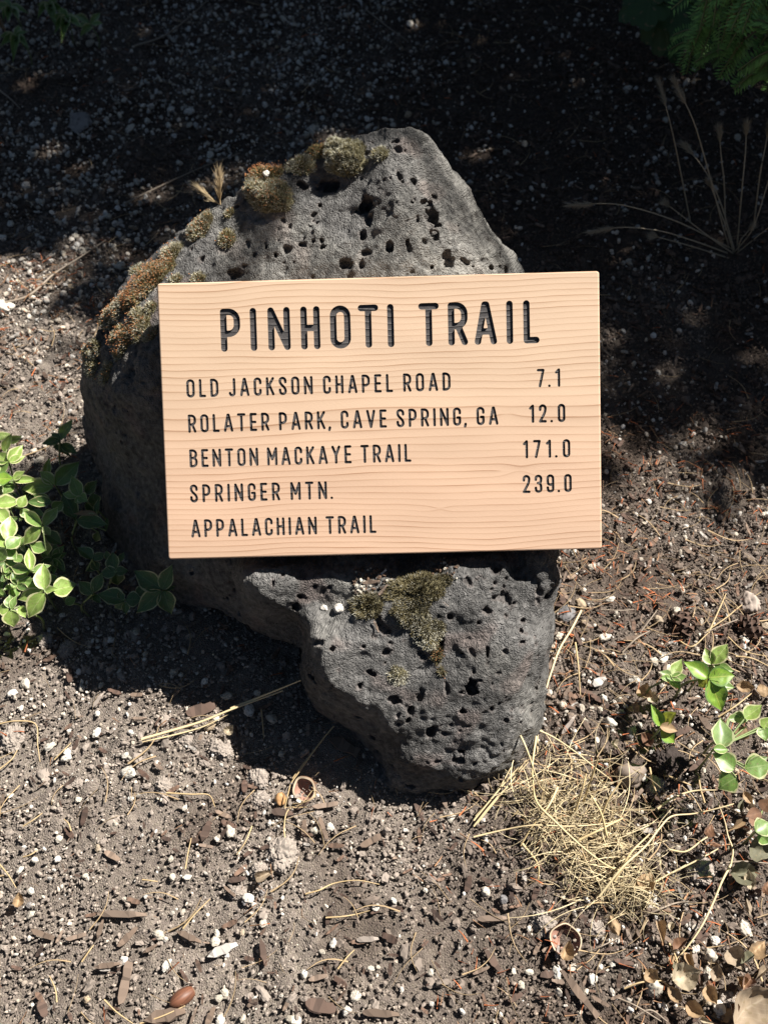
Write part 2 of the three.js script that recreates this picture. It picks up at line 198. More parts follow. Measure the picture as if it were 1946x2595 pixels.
const HG = new Map(), HC = 0.012; for (const h of HOLES) for (let i = Math.floor((h.a - h.R) / HC); i <= Math.floor((h.a + h.R) / HC); i++) for (let j = Math.floor((h.b - h.R) / HC); j <= Math.floor((h.b + h.R) / HC); j++) { const k = i * 1000 + j; if (!HG.has(k)) HG.set(k, []); HG.get(k).push(h); }
function holeDepth(a, b, c, d) {
  const list = HG.get(Math.floor(a / HC) * 1000 + Math.floor(b / HC)); if (!list) return d;
  const wob = 1 + 0.55 * noise(a * 260, b * 260, c * 260) + 0.55 * noise(a * 130, b * 130, c * 130);
  for (const h of list) { const x = a - h.a, y = b - h.b, z = c - h.c, X = (x * h.cs - y * h.sn) / h.rx, Y = (x * h.sn + y * h.cs) / h.ry, Z = z / h.rz, q = Math.sqrt(X * X + Y * Y + Z * Z), e = (q - wob) * Math.min(h.rx, h.ry); d = Math.max(d, -e); }
  return d;
}
function rockSDF(a, b, c) {
  let d = rockBase(a, b, c); if (d > 0.02 || d < -0.035) return d;
  d = holeDepth(a, b, c, d + rockRough(a, b, c));
  const q = Math.max(Math.abs(a) - W2 - 0.0006, Math.abs(b) - H2 - 0.0006, Math.abs(c + THICK / 2) - THICK / 2 - 0.0008); // the board rests in front, nothing pokes into it
  return Math.max(d, -q);
}
{
  const s = 0.00135, B = 8, a0 = -0.265, b0 = -0.30, c0 = -0.40, NA = 40 * B, NB = 47 * B, NC = 40 * B, ix = (i, j, k) => (k * (NB + 1) + j) * (NA + 1) + i;
  const val = new Float32Array((NA + 1) * (NB + 1) * (NC + 1)).fill(NaN), act = [];
  const yOf = (a, b, c) => S0.y + EX.y * a + EY.y * b + N0.y * c;
  for (let k = 0; k < NC / B; k++) for (let j = 0; j < NB / B; j++) for (let i = 0; i < NA / B; i++) { const a = a0 + (i + .5) * B * s, b = b0 + (j + .5) * B * s, c = c0 + (k + .5) * B * s; if (yOf(a, b, c) < -0.03) continue; const d = rockBase(a, b, c); if (Math.abs(d) > 0.024 && !(d < 0 && d > -0.04)) continue; act.push([i * B, j * B, k * B]); }
  for (const [i0, j0, k0] of act) for (let k = k0; k <= k0 + B; k++) for (let j = j0; j <= j0 + B; j++) for (let i = i0; i <= i0 + B; i++) { const q = ix(i, j, k); if (val[q] !== val[q]) val[q] = rockSDF(a0 + i * s, b0 + j * s, c0 + k * s); }
  const vid = new Map(), P = [], idx = [];
  const E8 = [[0, 0, 0], [1, 0, 0], [0, 1, 0], [1, 1, 0], [0, 0, 1], [1, 0, 1], [0, 1, 1], [1, 1, 1]], ED = [[0, 1], [2, 3], [4, 5], [6, 7], [0, 2], [1, 3], [4, 6], [5, 7], [0, 4], [1, 5], [2, 6], [3, 7]];
  for (const [i0, j0, k0] of act) for (let k = k0; k < k0 + B; k++) for (let j = j0; j < j0 + B; j++) for (let i = i0; i < i0 + B; i++) {
    const v = E8.map(([x, y, z]) => val[ix(i + x, j + y, k + z)]); let neg = 0, bad = false; for (const q of v) { if (q !== q) bad = true; if (q < 0) neg++; } if (bad || neg === 0 || neg === 8) continue;
    let x = 0, y = 0, z = 0, n = 0; for (const [p, q] of ED) if ((v[p] < 0) !== (v[q] < 0)) { const t = v[p] / (v[p] - v[q]); x += lerp(E8[p][0], E8[q][0], t); y += lerp(E8[p][1], E8[q][1], t); z += lerp(E8[p][2], E8[q][2], t); n++; }
    vid.set(ix(i, j, k), P.length / 3); P.push(a0 + (i + x / n) * s, b0 + (j + y / n) * s, c0 + (k + z / n) * s);
  }
  const quad = (p, q, r, t, flip) => { const A = vid.get(p), Bq = vid.get(q), C = vid.get(r), D = vid.get(t); if (A === undefined || Bq === undefined || C === undefined || D === undefined) return; if (flip) idx.push(A, C, Bq, A, D, C); else idx.push(A, Bq, C, A, C, D); };
  for (const [i0, j0, k0] of act) for (let k = k0; k < k0 + B; k++) for (let j = j0; j < j0 + B; j++) for (let i = i0; i < i0 + B; i++) {
    const o = val[ix(i, j, k)]; if (o !== o) continue;
    const X = val[ix(i + 1, j, k)], Y = val[ix(i, j + 1, k)], Z = val[ix(i, j, k + 1)];
    if (X === X && (o < 0) !== (X < 0) && j && k) quad(ix(i, j - 1, k - 1), ix(i, j, k - 1), ix(i, j, k), ix(i, j - 1, k), o > 0);
    if (Y === Y && (o < 0) !== (Y < 0) && i && k) quad(ix(i - 1, j, k - 1), ix(i - 1, j, k), ix(i, j, k), ix(i, j, k - 1), o > 0);
    if (Z === Z && (o < 0) !== (Z < 0) && i && j) quad(ix(i - 1, j - 1, k), ix(i, j - 1, k), ix(i, j, k), ix(i - 1, j, k), o > 0);
  }
  { // settle every vertex on the true surface
    const nr = new Float32Array(P.length); for (let i = 0; i < idx.length; i += 3) { const [A, B2, C] = [idx[i] * 3, idx[i + 1] * 3, idx[i + 2] * 3], ux = P[B2] - P[A], uy = P[B2 + 1] - P[A + 1], uz = P[B2 + 2] - P[A + 2], vx = P[C] - P[A], vy = P[C + 1] - P[A + 1], vz = P[C + 2] - P[A + 2], x = uy * vz - uz * vy, y = uz * vx - ux * vz, z = ux * vy - uy * vx; for (const q of [A, B2, C]) { nr[q] += x; nr[q + 1] += y; nr[q + 2] += z; } }
    for (let i = 0; i < P.length; i += 3) { const l = Math.hypot(nr[i], nr[i + 1], nr[i + 2]) || 1, x = nr[i] / l, y = nr[i + 1] / l, z = nr[i + 2] / l; for (let k = 0; k < 2; k++) { const d = clamp(rockSDF(P[i], P[i + 1], P[i + 2]), -.0006, .0006) * .85; P[i] -= x * d; P[i + 1] -= y * d; P[i + 2] -= z * d; } }
  }
  const n = P.length / 3, pos = new Float32Array(n * 3), col = new Float32Array(n * 3), uv = new Float32Array(n * 2);
  for (let i = 0; i < n; i++) {
    const a = P[3 * i], b = P[3 * i + 1], c = P[3 * i + 2], w = fromABC(a, b, c); pos[3 * i] = w.x; pos[3 * i + 1] = w.y; pos[3 * i + 2] = w.z;
    uv[2 * i] = (a + 0.35 * c) / 0.09; uv[2 * i + 1] = (b + 0.5 * c) / 0.09;
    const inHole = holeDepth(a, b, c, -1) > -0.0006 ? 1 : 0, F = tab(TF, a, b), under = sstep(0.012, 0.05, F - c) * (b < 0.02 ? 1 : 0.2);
    let t = 1 + 0.6 * noise(a * 24, b * 24, c * 24 + 5) + 0.8 * noise(a * 300, b * 300, c * 300) + 0.4 * noise(a * 75, b * 75, c * 75 + 30); t = clamp(t, 0.45, 2);
    if (noise(a * 520, b * 520, c * 520 + 9) > 0.46) t *= 1.55;                    // pale crystals
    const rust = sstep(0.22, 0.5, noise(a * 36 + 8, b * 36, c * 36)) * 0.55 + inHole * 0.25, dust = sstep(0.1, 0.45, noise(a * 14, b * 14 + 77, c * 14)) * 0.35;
    const right = sstep(-0.02, 0.08, a) * sstep(0.06, 0.14, b) * 0.45;  // sunlit look of the upper right facets painted in as paler tone
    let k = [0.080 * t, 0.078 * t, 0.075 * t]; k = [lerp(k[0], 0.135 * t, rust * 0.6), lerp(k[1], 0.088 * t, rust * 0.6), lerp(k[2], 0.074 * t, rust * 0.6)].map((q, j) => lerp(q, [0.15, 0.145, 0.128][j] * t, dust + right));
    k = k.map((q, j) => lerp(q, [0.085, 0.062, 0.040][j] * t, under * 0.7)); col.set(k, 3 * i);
  }
  const g = new THREE.BufferGeometry(); g.setAttribute('position', new THREE.BufferAttribute(pos, 3)); g.setAttribute('color', new THREE.BufferAttribute(col, 3)); g.setAttribute('uv', new THREE.BufferAttribute(uv, 2)); g.setIndex(idx); g.computeVertexNormals();
  const R = 1024, vn = (x, y, s, k) => { x = x / R * s; y = y / R * s; const X = Math.floor(x), Y = Math.floor(y), u = x - X, v = y - Y, w = u * u * (3 - 2 * u), q = v * v * (3 - 2 * v), h = (i, j) => hash2((i + s) % s, (j + s) % s, k); return lerp(lerp(h(X, Y), h(X + 1, Y), w), lerp(h(X, Y + 1), h(X + 1, Y + 1), w), q); };
  const bumpT = dataTex(R, R, (x, y) => { const v = .22 * vn(x, y, 61, 1) + .38 * vn(x, y, 107, 2) + .40 * vn(x, y, 193, 3) + .2 * vn(x, y, 340, 4); return [v, v, v]; });
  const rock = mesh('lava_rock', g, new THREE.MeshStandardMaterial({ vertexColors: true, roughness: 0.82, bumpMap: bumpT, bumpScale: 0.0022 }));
  tag(rock, 'large dark grey pitted lava boulder that the wooden sign leans on', 'rock');
  console.log('rock triangles', idx.length / 3, 'holes', HOLES.length);
}
function rockNormal(p) { const e = 0.0025, f = rockBase, g = [f(p[0] + e, p[1], p[2]) - f(p[0] - e, p[1], p[2]), f(p[0], p[1] + e, p[2]) - f(p[0], p[1] - e, p[2]), f(p[0], p[1], p[2] + e) - f(p[0], p[1], p[2] - e)], l = Math.hypot(...g) || 1; return g.map((q) => q / l); }
function toSurface(p) { let q = p.slice(); for (let i = 0; i < 5; i++) { const d = rockSurf(...q), n = rockNormal(q); q = q.map((x, k) => x - n[k] * d * 0.8); } return q; }

// ---------------------------------------------------------------- the sign
const GLYPH = (() => {
  // each glyph: [width, (P, w, h) => strokes]; points run along the cutter's centre line in a box w x h
  const line = (...p) => p, arc = (cx, cy, rx, ry, d0, d1) => { const o = []; for (let i = 0; i <= 14; i++) { const t = (d0 + (d1 - d0) * i / 14) * Math.PI / 180; o.push([cx + rx * Math.cos(t), cy + ry * Math.sin(t)]); } return o; };
  const bez = (a, b, c, d) => { const o = []; for (let i = 0; i <= 14; i++) { const t = i / 14, u = 1 - t; o.push([0, 1].map((k) => u * u * u * a[k] + 3 * u * u * t * b[k] + 3 * u * t * t * c[k] + t * t * t * d[k])); } return o; };
  const bowl = (w, y0, y1) => { const r = Math.min(w * 0.62, (y1 - y0) / 2); return [[0, y1], ...arc(w - r, y1 - r, r, r, 90, 0), ...arc(w - r, y0 + r, r, r, 0, -90), [0, y0]]; };
  const stad = (w, h, y0 = 0) => { const r = w / 2; return [...arc(r, h - r, r, r, 0, 180), ...arc(r, y0 + r, r, r, 180, 360), [w, h - r]]; };
  return {
    I: [0, (w, h) => [line([w / 2, 0], [w / 2, h])]], L: [.38, (w, h) => [line([0, h], [0, 0], [w, 0])]], T: [.47, (w, h) => [line([0, h], [w, h]), line([w / 2, h], [w / 2, 0])]],
    H: [.45, (w, h) => [line([0, 0], [0, h]), line([w, 0], [w, h]), line([0, h * .5], [w, h * .5])]], N: [.49, (w, h) => [line([0, 0], [0, h], [w, 0], [w, h])]], E: [.4, (w, h) => [line([w, h], [0, h], [0, 0], [w, 0]), line([0, h * .5], [w * .88, h * .5])]],
    P: [.45, (w, h) => [line([0, 0], [0, h]), bowl(w, h * .4, h)]], R: [.45, (w, h) => [line([0, 0], [0, h]), bowl(w, h * .44, h), line([w * .52, h * .44], [w, 0])]], B: [.45, (w, h) => [line([0, 0], [0, h]), bowl(w * .95, h * .52, h), bowl(w, 0, h * .52)]],
    D: [.45, (w, h) => { const r = w * .7; return [line([0, 0], [0, h]), [[0, h], ...arc(w - r, h - r, r, r, 90, 0), ...arc(w - r, r, r, r, 0, -90), [0, 0]]]; }], O: [.46, (w, h) => [stad(w, h)]],
    C: [.44, (w, h) => { const r = w / 2; return [[[w, h * .72], ...arc(r, h - r, r, r, 0, 180), ...arc(r, r, r, r, 180, 360), [w, h * .28]]]; }], G: [.45, (w, h) => { const r = w / 2; return [[[w, h * .72], ...arc(r, h - r, r, r, 0, 180), ...arc(r, r, r, r, 180, 360), [w, h * .44], [w * .58, h * .44]]]; }],
    S: [.44, (w, h) => { const r = w / 2; return [[[w, h * .74], ...arc(r, h - r, r, r, 0, 180), ...bez([0, h - r], [0, h * .52], [w, h * .5], [w, r]), ...arc(r, r, r, r, 360, 180), [0, h * .26]]]; }],
    J: [.38, (w, h) => { const r = w / 2; return [[[w, h], ...arc(r, r, r, r, 360, 180)]]; }], K: [.46, (w, h) => [line([0, 0], [0, h]), line([w, h], [0, h * .36]), line([w * .36, h * .58], [w, 0])]], M: [.57, (w, h) => [line([0, 0], [0, h], [w / 2, h * .32], [w, h], [w, 0])]],
    V: [.5, (w, h) => [line([0, h], [w / 2, 0], [w, h])]], A: [.52, (w, h) => [line([0, 0], [w * .45, h], [w * .55, h], [w, 0]), line([w * .12, h * .27], [w * .88, h * .27])]], Y: [.5, (w, h) => [line([0, h], [w / 2, h * .46], [w, h]), line([w / 2, h * .46], [w / 2, 0])]],
    '.': [0, (w) => [line([w / 2, 0], [w / 2 + 1e-5, 0])]], ',': [0, (w, h) => [line([w / 2, .02 * h], [w / 2 - .04 * h, -.13 * h])]],
    1: [.28, (w, h) => [line([0, h * .84], [w, h], [w, 0])]], 7: [.42, (w, h) => [line([0, h], [w, h], [w * .3, 0])]], 0: [.42, (w, h) => [stad(w, h)]],
    2: [.43, (w, h) => { const r = w / 2; return [[[0, h * .74], ...arc(r, h - r, r, r, 180, 0), ...bez([w, h - r], [w, h * .52], [w * .5, h * .35], [0, 0]), [w, 0]]]; }],
    3: [.43, (w, h) => { const r = w / 2; return [[[0, h * .76], ...arc(r, h - r, r, r, 180, 0), ...bez([w, h - r], [w, h * .58], [w * .8, h * .54], [w * .42, h * .54])], [[w * .42, h * .54], ...bez([w * .42, h * .54], [w * .85, h * .53], [w, h * .48], [w, r]), ...arc(r, r, r, r, 0, -180), [0, h * .24]]]; }],
    9: [.43, (w, h) => { const r = w / 2; return [stad(w, h, h * .42), [[w, h - r], ...arc(r, r, r, r, 0, -180), [0, h * .24]]]; }],
  };
})();
function glyphSDF(strokes, x, y, sw) { let d = 9; for (const s of strokes) for (let i = 1; i < s.length; i++) { const [x1, y1] = s[i - 1], [x2, y2] = s[i], l = (x2 - x1) ** 2 + (y2 - y1) ** 2, t = l ? clamp(((x - x1) * (x2 - x1) + (y - y1) * (y2 - y1)) / l, 0, 1) : 0; d = Math.min(d, (x - x1 - t * (x2 - x1)) ** 2 + (y - y1 - t * (y2 - y1)) ** 2); } return Math.sqrt(d) - sw / 2; }
function contours(f, x0, y0, x1, y1, st) { // marching squares, closed loops
  const nx = Math.ceil((x1 - x0) / st) + 1, ny = Math.ceil((y1 - y0) / st) + 1, v = new Float32Array(nx * ny), segs = new Map(), pts = new Map();
  for (let j = 0; j < ny; j++) for (let i = 0; i < nx; i++) { v[j * nx + i] = f(x0 + i * st, y0 + j * st) || 1e-9; }
  const pt = (k, i, j, i2, j2) => { if (!pts.has(k)) { const a = v[j * nx + i], b = v[j2 * nx + i2], t = a / (a - b); pts.set(k, [x0 + lerp(i, i2, t) * st, y0 + lerp(j, j2, t) * st]); } return k; };
  for (let j = 0; j < ny - 1; j++) for (let i = 0; i < nx - 1; i++) {
    const k = (v[j * nx + i] < 0 ? 1 : 0) | (v[j * nx + i + 1] < 0 ? 2 : 0) | (v[(j + 1) * nx + i + 1] < 0 ? 4 : 0) | (v[(j + 1) * nx + i] < 0 ? 8 : 0); if (!k || k === 15) continue;
    const b = () => pt((j * nx + i) * 2, i, j, i + 1, j), t = () => pt(((j + 1) * nx + i) * 2, i, j + 1, i + 1, j + 1), l = () => pt((j * nx + i) * 2 + 1, i, j, i, j + 1), r = () => pt((j * nx + i + 1) * 2 + 1, i + 1, j, i + 1, j + 1);
    const S = { 1: [[l, b]], 2: [[b, r]], 3: [[l, r]], 4: [[r, t]], 5: [[l, t], [r, b]], 6: [[b, t]], 7: [[l, t]], 8: [[t, l]], 9: [[t, b]], 10: [[b, l], [t, r]], 11: [[t, r]], 12: [[r, l]], 13: [[r, b]], 14: [[b, l]] }[k];
    for (const [p, q] of S) segs.set(p(), q());
  }
  const loops = []; while (segs.size) { const start = segs.keys().next().value; let k = start; const loop = []; while (segs.has(k)) { loop.push(pts.get(k)); const n = segs.get(k); segs.delete(k); k = n; } if (loop.length > 5) loops.push(loop.reverse()); } return loops;
}
const areaOf = (l) => { let s = 0; for (let i = 0, j = l.length - 1; i < l.length; j = i++) s += l[j][0] * l[i][1] - l[i][0] * l[j][1]; return s / 2; };
{
  const sign = group('trail_sign', S0.clone());
  tag(sign, 'pale wooden board engraved with trail names and distances leaning on the rock', 'sign');
  sign.setRotationFromMatrix(new THREE.Matrix4().makeBasis(EX, EY, N0));
  const letters = []; // {ch, x, y, w, h, sw, depth}
  const title = 'PINHOTITRAIL', tx = [[-104.9, -91.7], [-85.2, -80.8], [-73.4, -58.6], [-51.6, -38.8], [-32.1, -18.5], [-13.5, 0], [5.9, 10.1], [26.5, 40], [45.9, 58.9], [63.3, 78.1], [84.5, 88.7], [95.6, 106.1]];
  [...title].forEach((ch, i) => letters.push({ ch, x: tx[i][0], y: 45.9, w: tx[i][1] - tx[i][0], h: 28.3, sw: 4.3, depth: 1.25 }));
  function text(str, x0, x1, y, h = 12.2, sw = 1.75) {
    const ws = [...str].map((c) => c === ' ' ? null : (GLYPH[c][0] ? GLYPH[c][0] * h : sw)); let sum = 0, gaps = 0; ws.forEach((w, i) => { if (w === null) gaps += 2.35; else { sum += w; if (i && ws[i - 1] !== null) gaps += (str[i] === '.' || str[i] === ',' ? 0.75 : 1); } });
    const g = (x1 - x0 - sum) / gaps; let x = x0; ws.forEach((w, i) => { if (w === null) { x += g * 2.35; return; } if (i && ws[i - 1] !== null) x += g * (str[i] === '.' || str[i] === ',' ? 0.75 : 1); letters.push({ ch: str[i], x, y, w, h, sw, depth: .75 }); x += w; });
  }
  text('OLD JACKSON CHAPEL ROAD', -129.2, 46.8, 16.2); text('ROLATER PARK, CAVE SPRING, GA', -129, 78, -7.2); text('BENTON MACKAYE TRAIL', -129, 19.6, -30.4); text('SPRINGER MTN.', -129.6, -33.5, -54); text('APPALACHIAN TRAIL', -129.8, -5, -77.6);
  text('7.1', 104, 119.4, 16.8); text('12.0', 98.4, 122.5, -6.6); text('171.0', 94, 125.5, -30.1); text('239.0', 93.4, 126.2, -53.3);
  const ringN = (hw, hh, r) => { const o = []; for (const [cx, cy, d0] of [[hw - r, hh - r, 0], [-hw + r, hh - r, 90], [-hw + r, -hh + r, 180], [hw - r, -hh + r, 270]]) for (let i = 0; i <= 4; i++) { const t = (d0 + i * 22.5) * Math.PI / 180; o.push([cx + r * Math.cos(t), cy + r * Math.sin(t)]); } return o; };
  const shape = new THREE.Shape(ringN(W2 - .0011, H2 - .0011, .0009).map(([x, y]) => new THREE.Vector2(x, y))), islands = [], letterParts = [];
  for (const L of letters) {
    const strokes = GLYPH[L.ch][1](L.w - L.sw, L.h - L.sw).map((s) => s.map(([x, y]) => [L.x + L.sw / 2 + x, L.y + L.sw / 2 + y])), st = L.h > 20 ? .5 : .27, f = (x, y) => glyphSDF(strokes, x, y, L.sw) + .06 * noise(x * 1.3, y * 1.3, 5);
    const loops = contours(f, L.x - 1.1 - (L.ch === ',' ? 1 : 0), L.y - 1.1 - (L.ch === ',' ? 2.5 : 0), L.x + L.w + 1.1, L.y + L.h + 1.1, st); // inside on the left
    const outer = loops.filter((l) => areaOf(l) > 0), inner = loops.filter((l) => areaOf(l) < 0), v2 = (l) => l.map(([x, y]) => new THREE.Vector2(x / 1000, y / 1000));
    for (const l of outer) shape.holes.push(new THREE.Path(v2(l))); for (const l of inner) islands.push(new THREE.Shape(v2(l)));
    // recess: walls lean in towards a flat floor
    const e = .02, lean = .22 * L.sw / 4, drop = L.depth / 1000, low = (l) => l.map(([x, y]) => { const gx = f(x + e, y) - f(x - e, y), gy = f(x, y + e) - f(x, y - e), q = Math.hypot(gx, gy) || 1; return [x - gx / q * lean, y - gy / q * lean]; });
    const pos = [], uv = []; const put = (x, y, z) => { pos.push(x / 1000, y / 1000, z); uv.push(x / 1000 / .292 + .5, y / 1000 / .184 + .5); };
    const lows = loops.map(low); loops.forEach((l, q) => { const m = lows[q]; for (let i = 0; i < l.length; i++) { const j = (i + 1) % l.length; put(...l[i], 0); put(...l[j], 0); put(...m[j], -drop); put(...l[i], 0); put(...m[j], -drop); put(...m[i], -drop); } });
    for (const q of outer) { const hs = inner.map((l) => v2(lows[loops.indexOf(l)])), c = v2(lows[loops.indexOf(q)]), all = c.concat(...hs); for (const t of THREE.ShapeUtils.triangulateShape(c, hs)) for (const k of t) put(all[k].x * 1000, all[k].y * 1000, -drop); }
    const g = new THREE.BufferGeometry(); g.setAttribute('position', new THREE.Float32BufferAttribute(pos, 3)); g.setAttribute('uv', new THREE.Float32BufferAttribute(uv, 2)); g.computeVertexNormals(); letterParts.push(g);
  }
  const uvOf = (g) => { const p = g.attributes.position, u = new Float32Array(p.count * 2); for (let i = 0; i < p.count; i++) { u[2 * i] = p.getX(i) / .292 + .5; u[2 * i + 1] = p.getY(i) / .184 + .5 + p.getZ(i) * .8; } g.setAttribute('uv', new THREE.BufferAttribute(u, 2)); return g; };
  const parts = [new THREE.ShapeGeometry(shape), ...islands.map((s) => new THREE.ShapeGeometry(s))].map((g) => { const h = g.toNonIndexed(); return uvOf(h); });
  { const prof = []; for (let i = 0; i <= 4; i++) { const t = i / 4 * Math.PI / 2; prof.push([.0011 * (1 - Math.sin(t)), -.0011 * (1 - Math.cos(t))]); } for (let i = 0; i <= 4; i++) { const t = i / 4 * Math.PI / 2; prof.push([.0016 * (1 - Math.cos(t)), -THICK + .0016 * (1 - Math.sin(t))]); }
    const pos = [], idx = []; prof.forEach(([inset, z]) => ringN(W2 - inset, H2 - inset, .0020 - inset).forEach(([x, y]) => pos.push(x, y, z))); for (let k = 0; k < prof.length - 1; k++) for (let i = 0; i < 20; i++) { const a = k * 20 + i, b = k * 20 + (i + 1) % 20; idx.push(a, a + 20, b + 20, a, b + 20, b); }
    for (let i = 1; i < 19; i++) idx.push((prof.length - 1) * 20, (prof.length - 1) * 20 + i + 1, (prof.length - 1) * 20 + i);
    const g = new THREE.BufferGeometry(); g.setAttribute('position', new THREE.Float32BufferAttribute(pos, 3)); g.setIndex(idx); g.computeVertexNormals(); parts.push(uvOf(g.toNonIndexed())); }
  // growth rings of a flat-sawn board, in millimetres
  const ringAt = (a, b) => {
    const w = 6.5 * noise(a * .007, b * .012, 2) + 2.0 * noise(a * .017, b * .03, 7) + .35 * noise(a * .05, b * .1, 9) + 7 * Math.exp(-(((a + 95) / 60) ** 2)) * Math.exp(-(((b - 8) / 30) ** 2)) * (a + 95) / -60;
    const kn = (x, y, r, k) => { const d2 = ((a - x) / (r * 2.2)) ** 2 + ((b - y) / r) ** 2; return k * Math.exp(-d2) * Math.sign(b - y || 1); };
    const y = b + w + kn(84, 0, 4, 2.4) + kn(92, -38, 5, 2.8) + kn(38, -62, 3, 1.6) + kn(-52, 3, 6, 2.5);
    const t = (y - 2) / 20; return { r: y / 3.9 - 20 * .55 / 3.9 * .886 * Math.tanh(t * 1.1), y };
  };
  const TW = 2048, TH = 1290, ring = new Float32Array(TW * TH), fib = new Float32Array(TW * TH);
  for (let j = 0; j < TH; j++) for (let i = 0; i < TW; i++) {
    const a = (i / TW - .5) * 292, b = (j / TH - .5) * 184, { r } = ringAt(a, b), id = Math.floor(r), f = r - id, dk = .5 + .8 * hash2(id, 3, 8), wave = .75 + .5 * noise(a * .03, id * 3.7, 4);
    ring[j * TW + i] = (Math.pow(f, 2.6) * .5 * sstep(1, .95, f) + .62 * Math.exp(-(((f - .92) / .065) ** 2)) + .10 * f) * dk * wave;
    fib[j * TW + i] = .5 * noise(a * .35, b * 7, 3) + .4 * noise(a * .9, b * 16, 13) + .5 * noise(a * 2.5, b * 2.5, 8) * .4;
  }
  const woodMap = dataTex(TW, TH, (x, y) => { const k = y * TW + x, a = (x / TW - .5) * 292, b = (y / TH - .5) * 184, r = clamp(ring[k], 0, 1.2), f = fib[k], pore = noise(a * 1.1, b * 9, 55) > .47 ? .10 : 0, tone = 1 + .10 * noise(a * .012, b * .05, 31) + .05 * f - pore, pink = sstep(40, -60, b) * .06; return [toS(lerp(.56, .355, r) * tone), toS(lerp(.405, .215, r) * tone * (1 - pink)), toS(lerp(.282, .128, r) * tone * (1 - pink))]; }, true);
  const woodBump = dataTex(TW, TH, (x, y) => { const k = y * TW + x, v = .5 + .3 * fib[k] + .3 * ring[k]; return [v, v, v]; });
  woodMap.wrapS = woodMap.wrapT = woodBump.wrapS = woodBump.wrapT = THREE.ClampToEdgeWrapping;
  const wood = new THREE.MeshStandardMaterial({ map: woodMap, bumpMap: woodBump, bumpScale: .00012, roughness: .68 });
  mesh('board', mergeGeometries(parts), wood, sign);
  const inkMap = dataTex(1024, 645, (x, y) => { const k = Math.min(TH - 1, y * 2) * TW + x * 2, r = clamp(ring[k], 0, 1), a = (x / 1024 - .5) * 292, b = (y / 645 - .5) * 184, v = .060 - .056 * r + .030 * fib[k] + .012 * noise(a * 3, b * .8, 3); return [toS(v * 1.08), toS(v * .98), toS(v * .96)]; }, true);
  const inkBump = dataTex(1024, 645, (x, y) => { const k = Math.min(TH - 1, y * 2) * TW + x * 2, v = .2 + .75 * clamp(ring[k], 0, 1) + .1 * fib[k]; return [v, v, v]; });
  const ink = new THREE.MeshStandardMaterial({ map: inkMap, bumpMap: inkBump, bumpScale: .0012, roughness: .62, side: THREE.DoubleSide });
  for (const g of letterParts) mesh('letter', g, ink, sign);
}
// ---------------------------------------------------------------- placing things on the ground
const onGround = (u, v, dh = 0) => { let p = atHeight(u, v, 0); for (let i = 0; i < 3; i++) p = atHeight(u, v, gh(p.x, p.z) + dh); return p; };
const inRock = (x, y, z, m = 0) => { const q = toABC(V(x, y, z)); return rockBase(q[0], q[1], q[2]) < m; };
const pixelOf = (p) => { const q = p.clone().sub(CAM), z = q.dot(FWD); return [973 + FPX * q.x / z, 1297.5 - FPX * q.dot(UP) / z, z]; };
const Z5 = (x, y) => [1200 + x * .495, 1500 + y * .495], Z6 = (x, y) => [x * .6028, 1750 + y * .6028], Z4 = (x, y) => [x * .3918, 980 + y * .3918], Z7 = (x, y) => [1300 + x * .3894, y * .3894], Z2 = (x, y) => [180 + x * .2773, 400 + y * .2773], DD = (x, y) => [x * K, y * K];
function lumpGeo(seed, detail, amp, freq, flat = 1, sharp = false) { // broken stone: cut by planes, then roughened
  let g = mergeVertices(new THREE.IcosahedronGeometry(1, detail).deleteAttribute('uv').deleteAttribute('normal')); const p = g.attributes.position, r = rngOf(seed * 131 + 7), cuts = []; for (let i = 0; i < 11; i++) { const z = r() * 2 - 1, a = r() * 6.283, q = Math.sqrt(1 - z * z); cuts.push([q * Math.cos(a), z, q * Math.sin(a), rr(.62, 1.05, r)]); }
  for (let i = 0; i < p.count; i++) { const v = V(p.getX(i), p.getY(i), p.getZ(i)); let k = Math.pow(1.05, -9); for (const [x, y, z, d] of cuts) { const c = v.x * x + v.y * y + v.z * z; if (c > .05) k += Math.pow(d / c, -9); } const s = Math.pow(k, -1 / 9) * (1 + amp * fbm(v.x * freq + seed * 3.3, v.y * freq, v.z * freq + seed, 4) * 2); v.multiplyScalar(s); p.setXYZ(i, v.x, v.y * flat, v.z); }
  if (sharp) g = g.toNonIndexed(); g.computeVertexNormals(); return g; }
function chipGeo(seed, nx = 6) { // splintered flat sliver, length 1 along x
  const r = rngOf(seed * 17 + 3), T = new Tri(), top = [], w = rr(.14, .3, r), th = rr(.05, .1, r), c = [1, 1, 1];
  for (let i = 0; i <= nx; i++) { const t = i / nx, k = (i === 0) ? rr(.15, .7, r) : (i === nx) ? rr(.4, .9, r) : (i === 1 || i === nx - 1) ? rr(.6, 1, r) : rr(.75, 1.1, r), y = .10 * noise(t * 2.4, seed * 3.7, 4); top.push([V(t - .5 + rr(-.07, .07, r), y + th * rr(.5, 1.2, r), -w * k * .5 * rr(.7, 1.1, r)), V(t - .5 + rr(-.07, .07, r), y + th * rr(.5, 1.2, r), w * k * .5 * rr(.7, 1.1, r)), V(t - .5, y - th * .5, w * k * .5), V(t - .5, y - th * .5, -w * k * .5)]); }
  for (let i = 0; i < nx; i++) for (let k = 0; k < 4; k++) { const s = .65 + .7 * r(); T.quad(top[i][k], top[i][(k + 1) % 4], top[i + 1][(k + 1) % 4], top[i + 1][k], [s, s, s]); }
  T.quad(...top[0], c); T.quad(...top[nx].slice().reverse(), c); return T.geo(false);
}
const dummy = new THREE.Object3D();
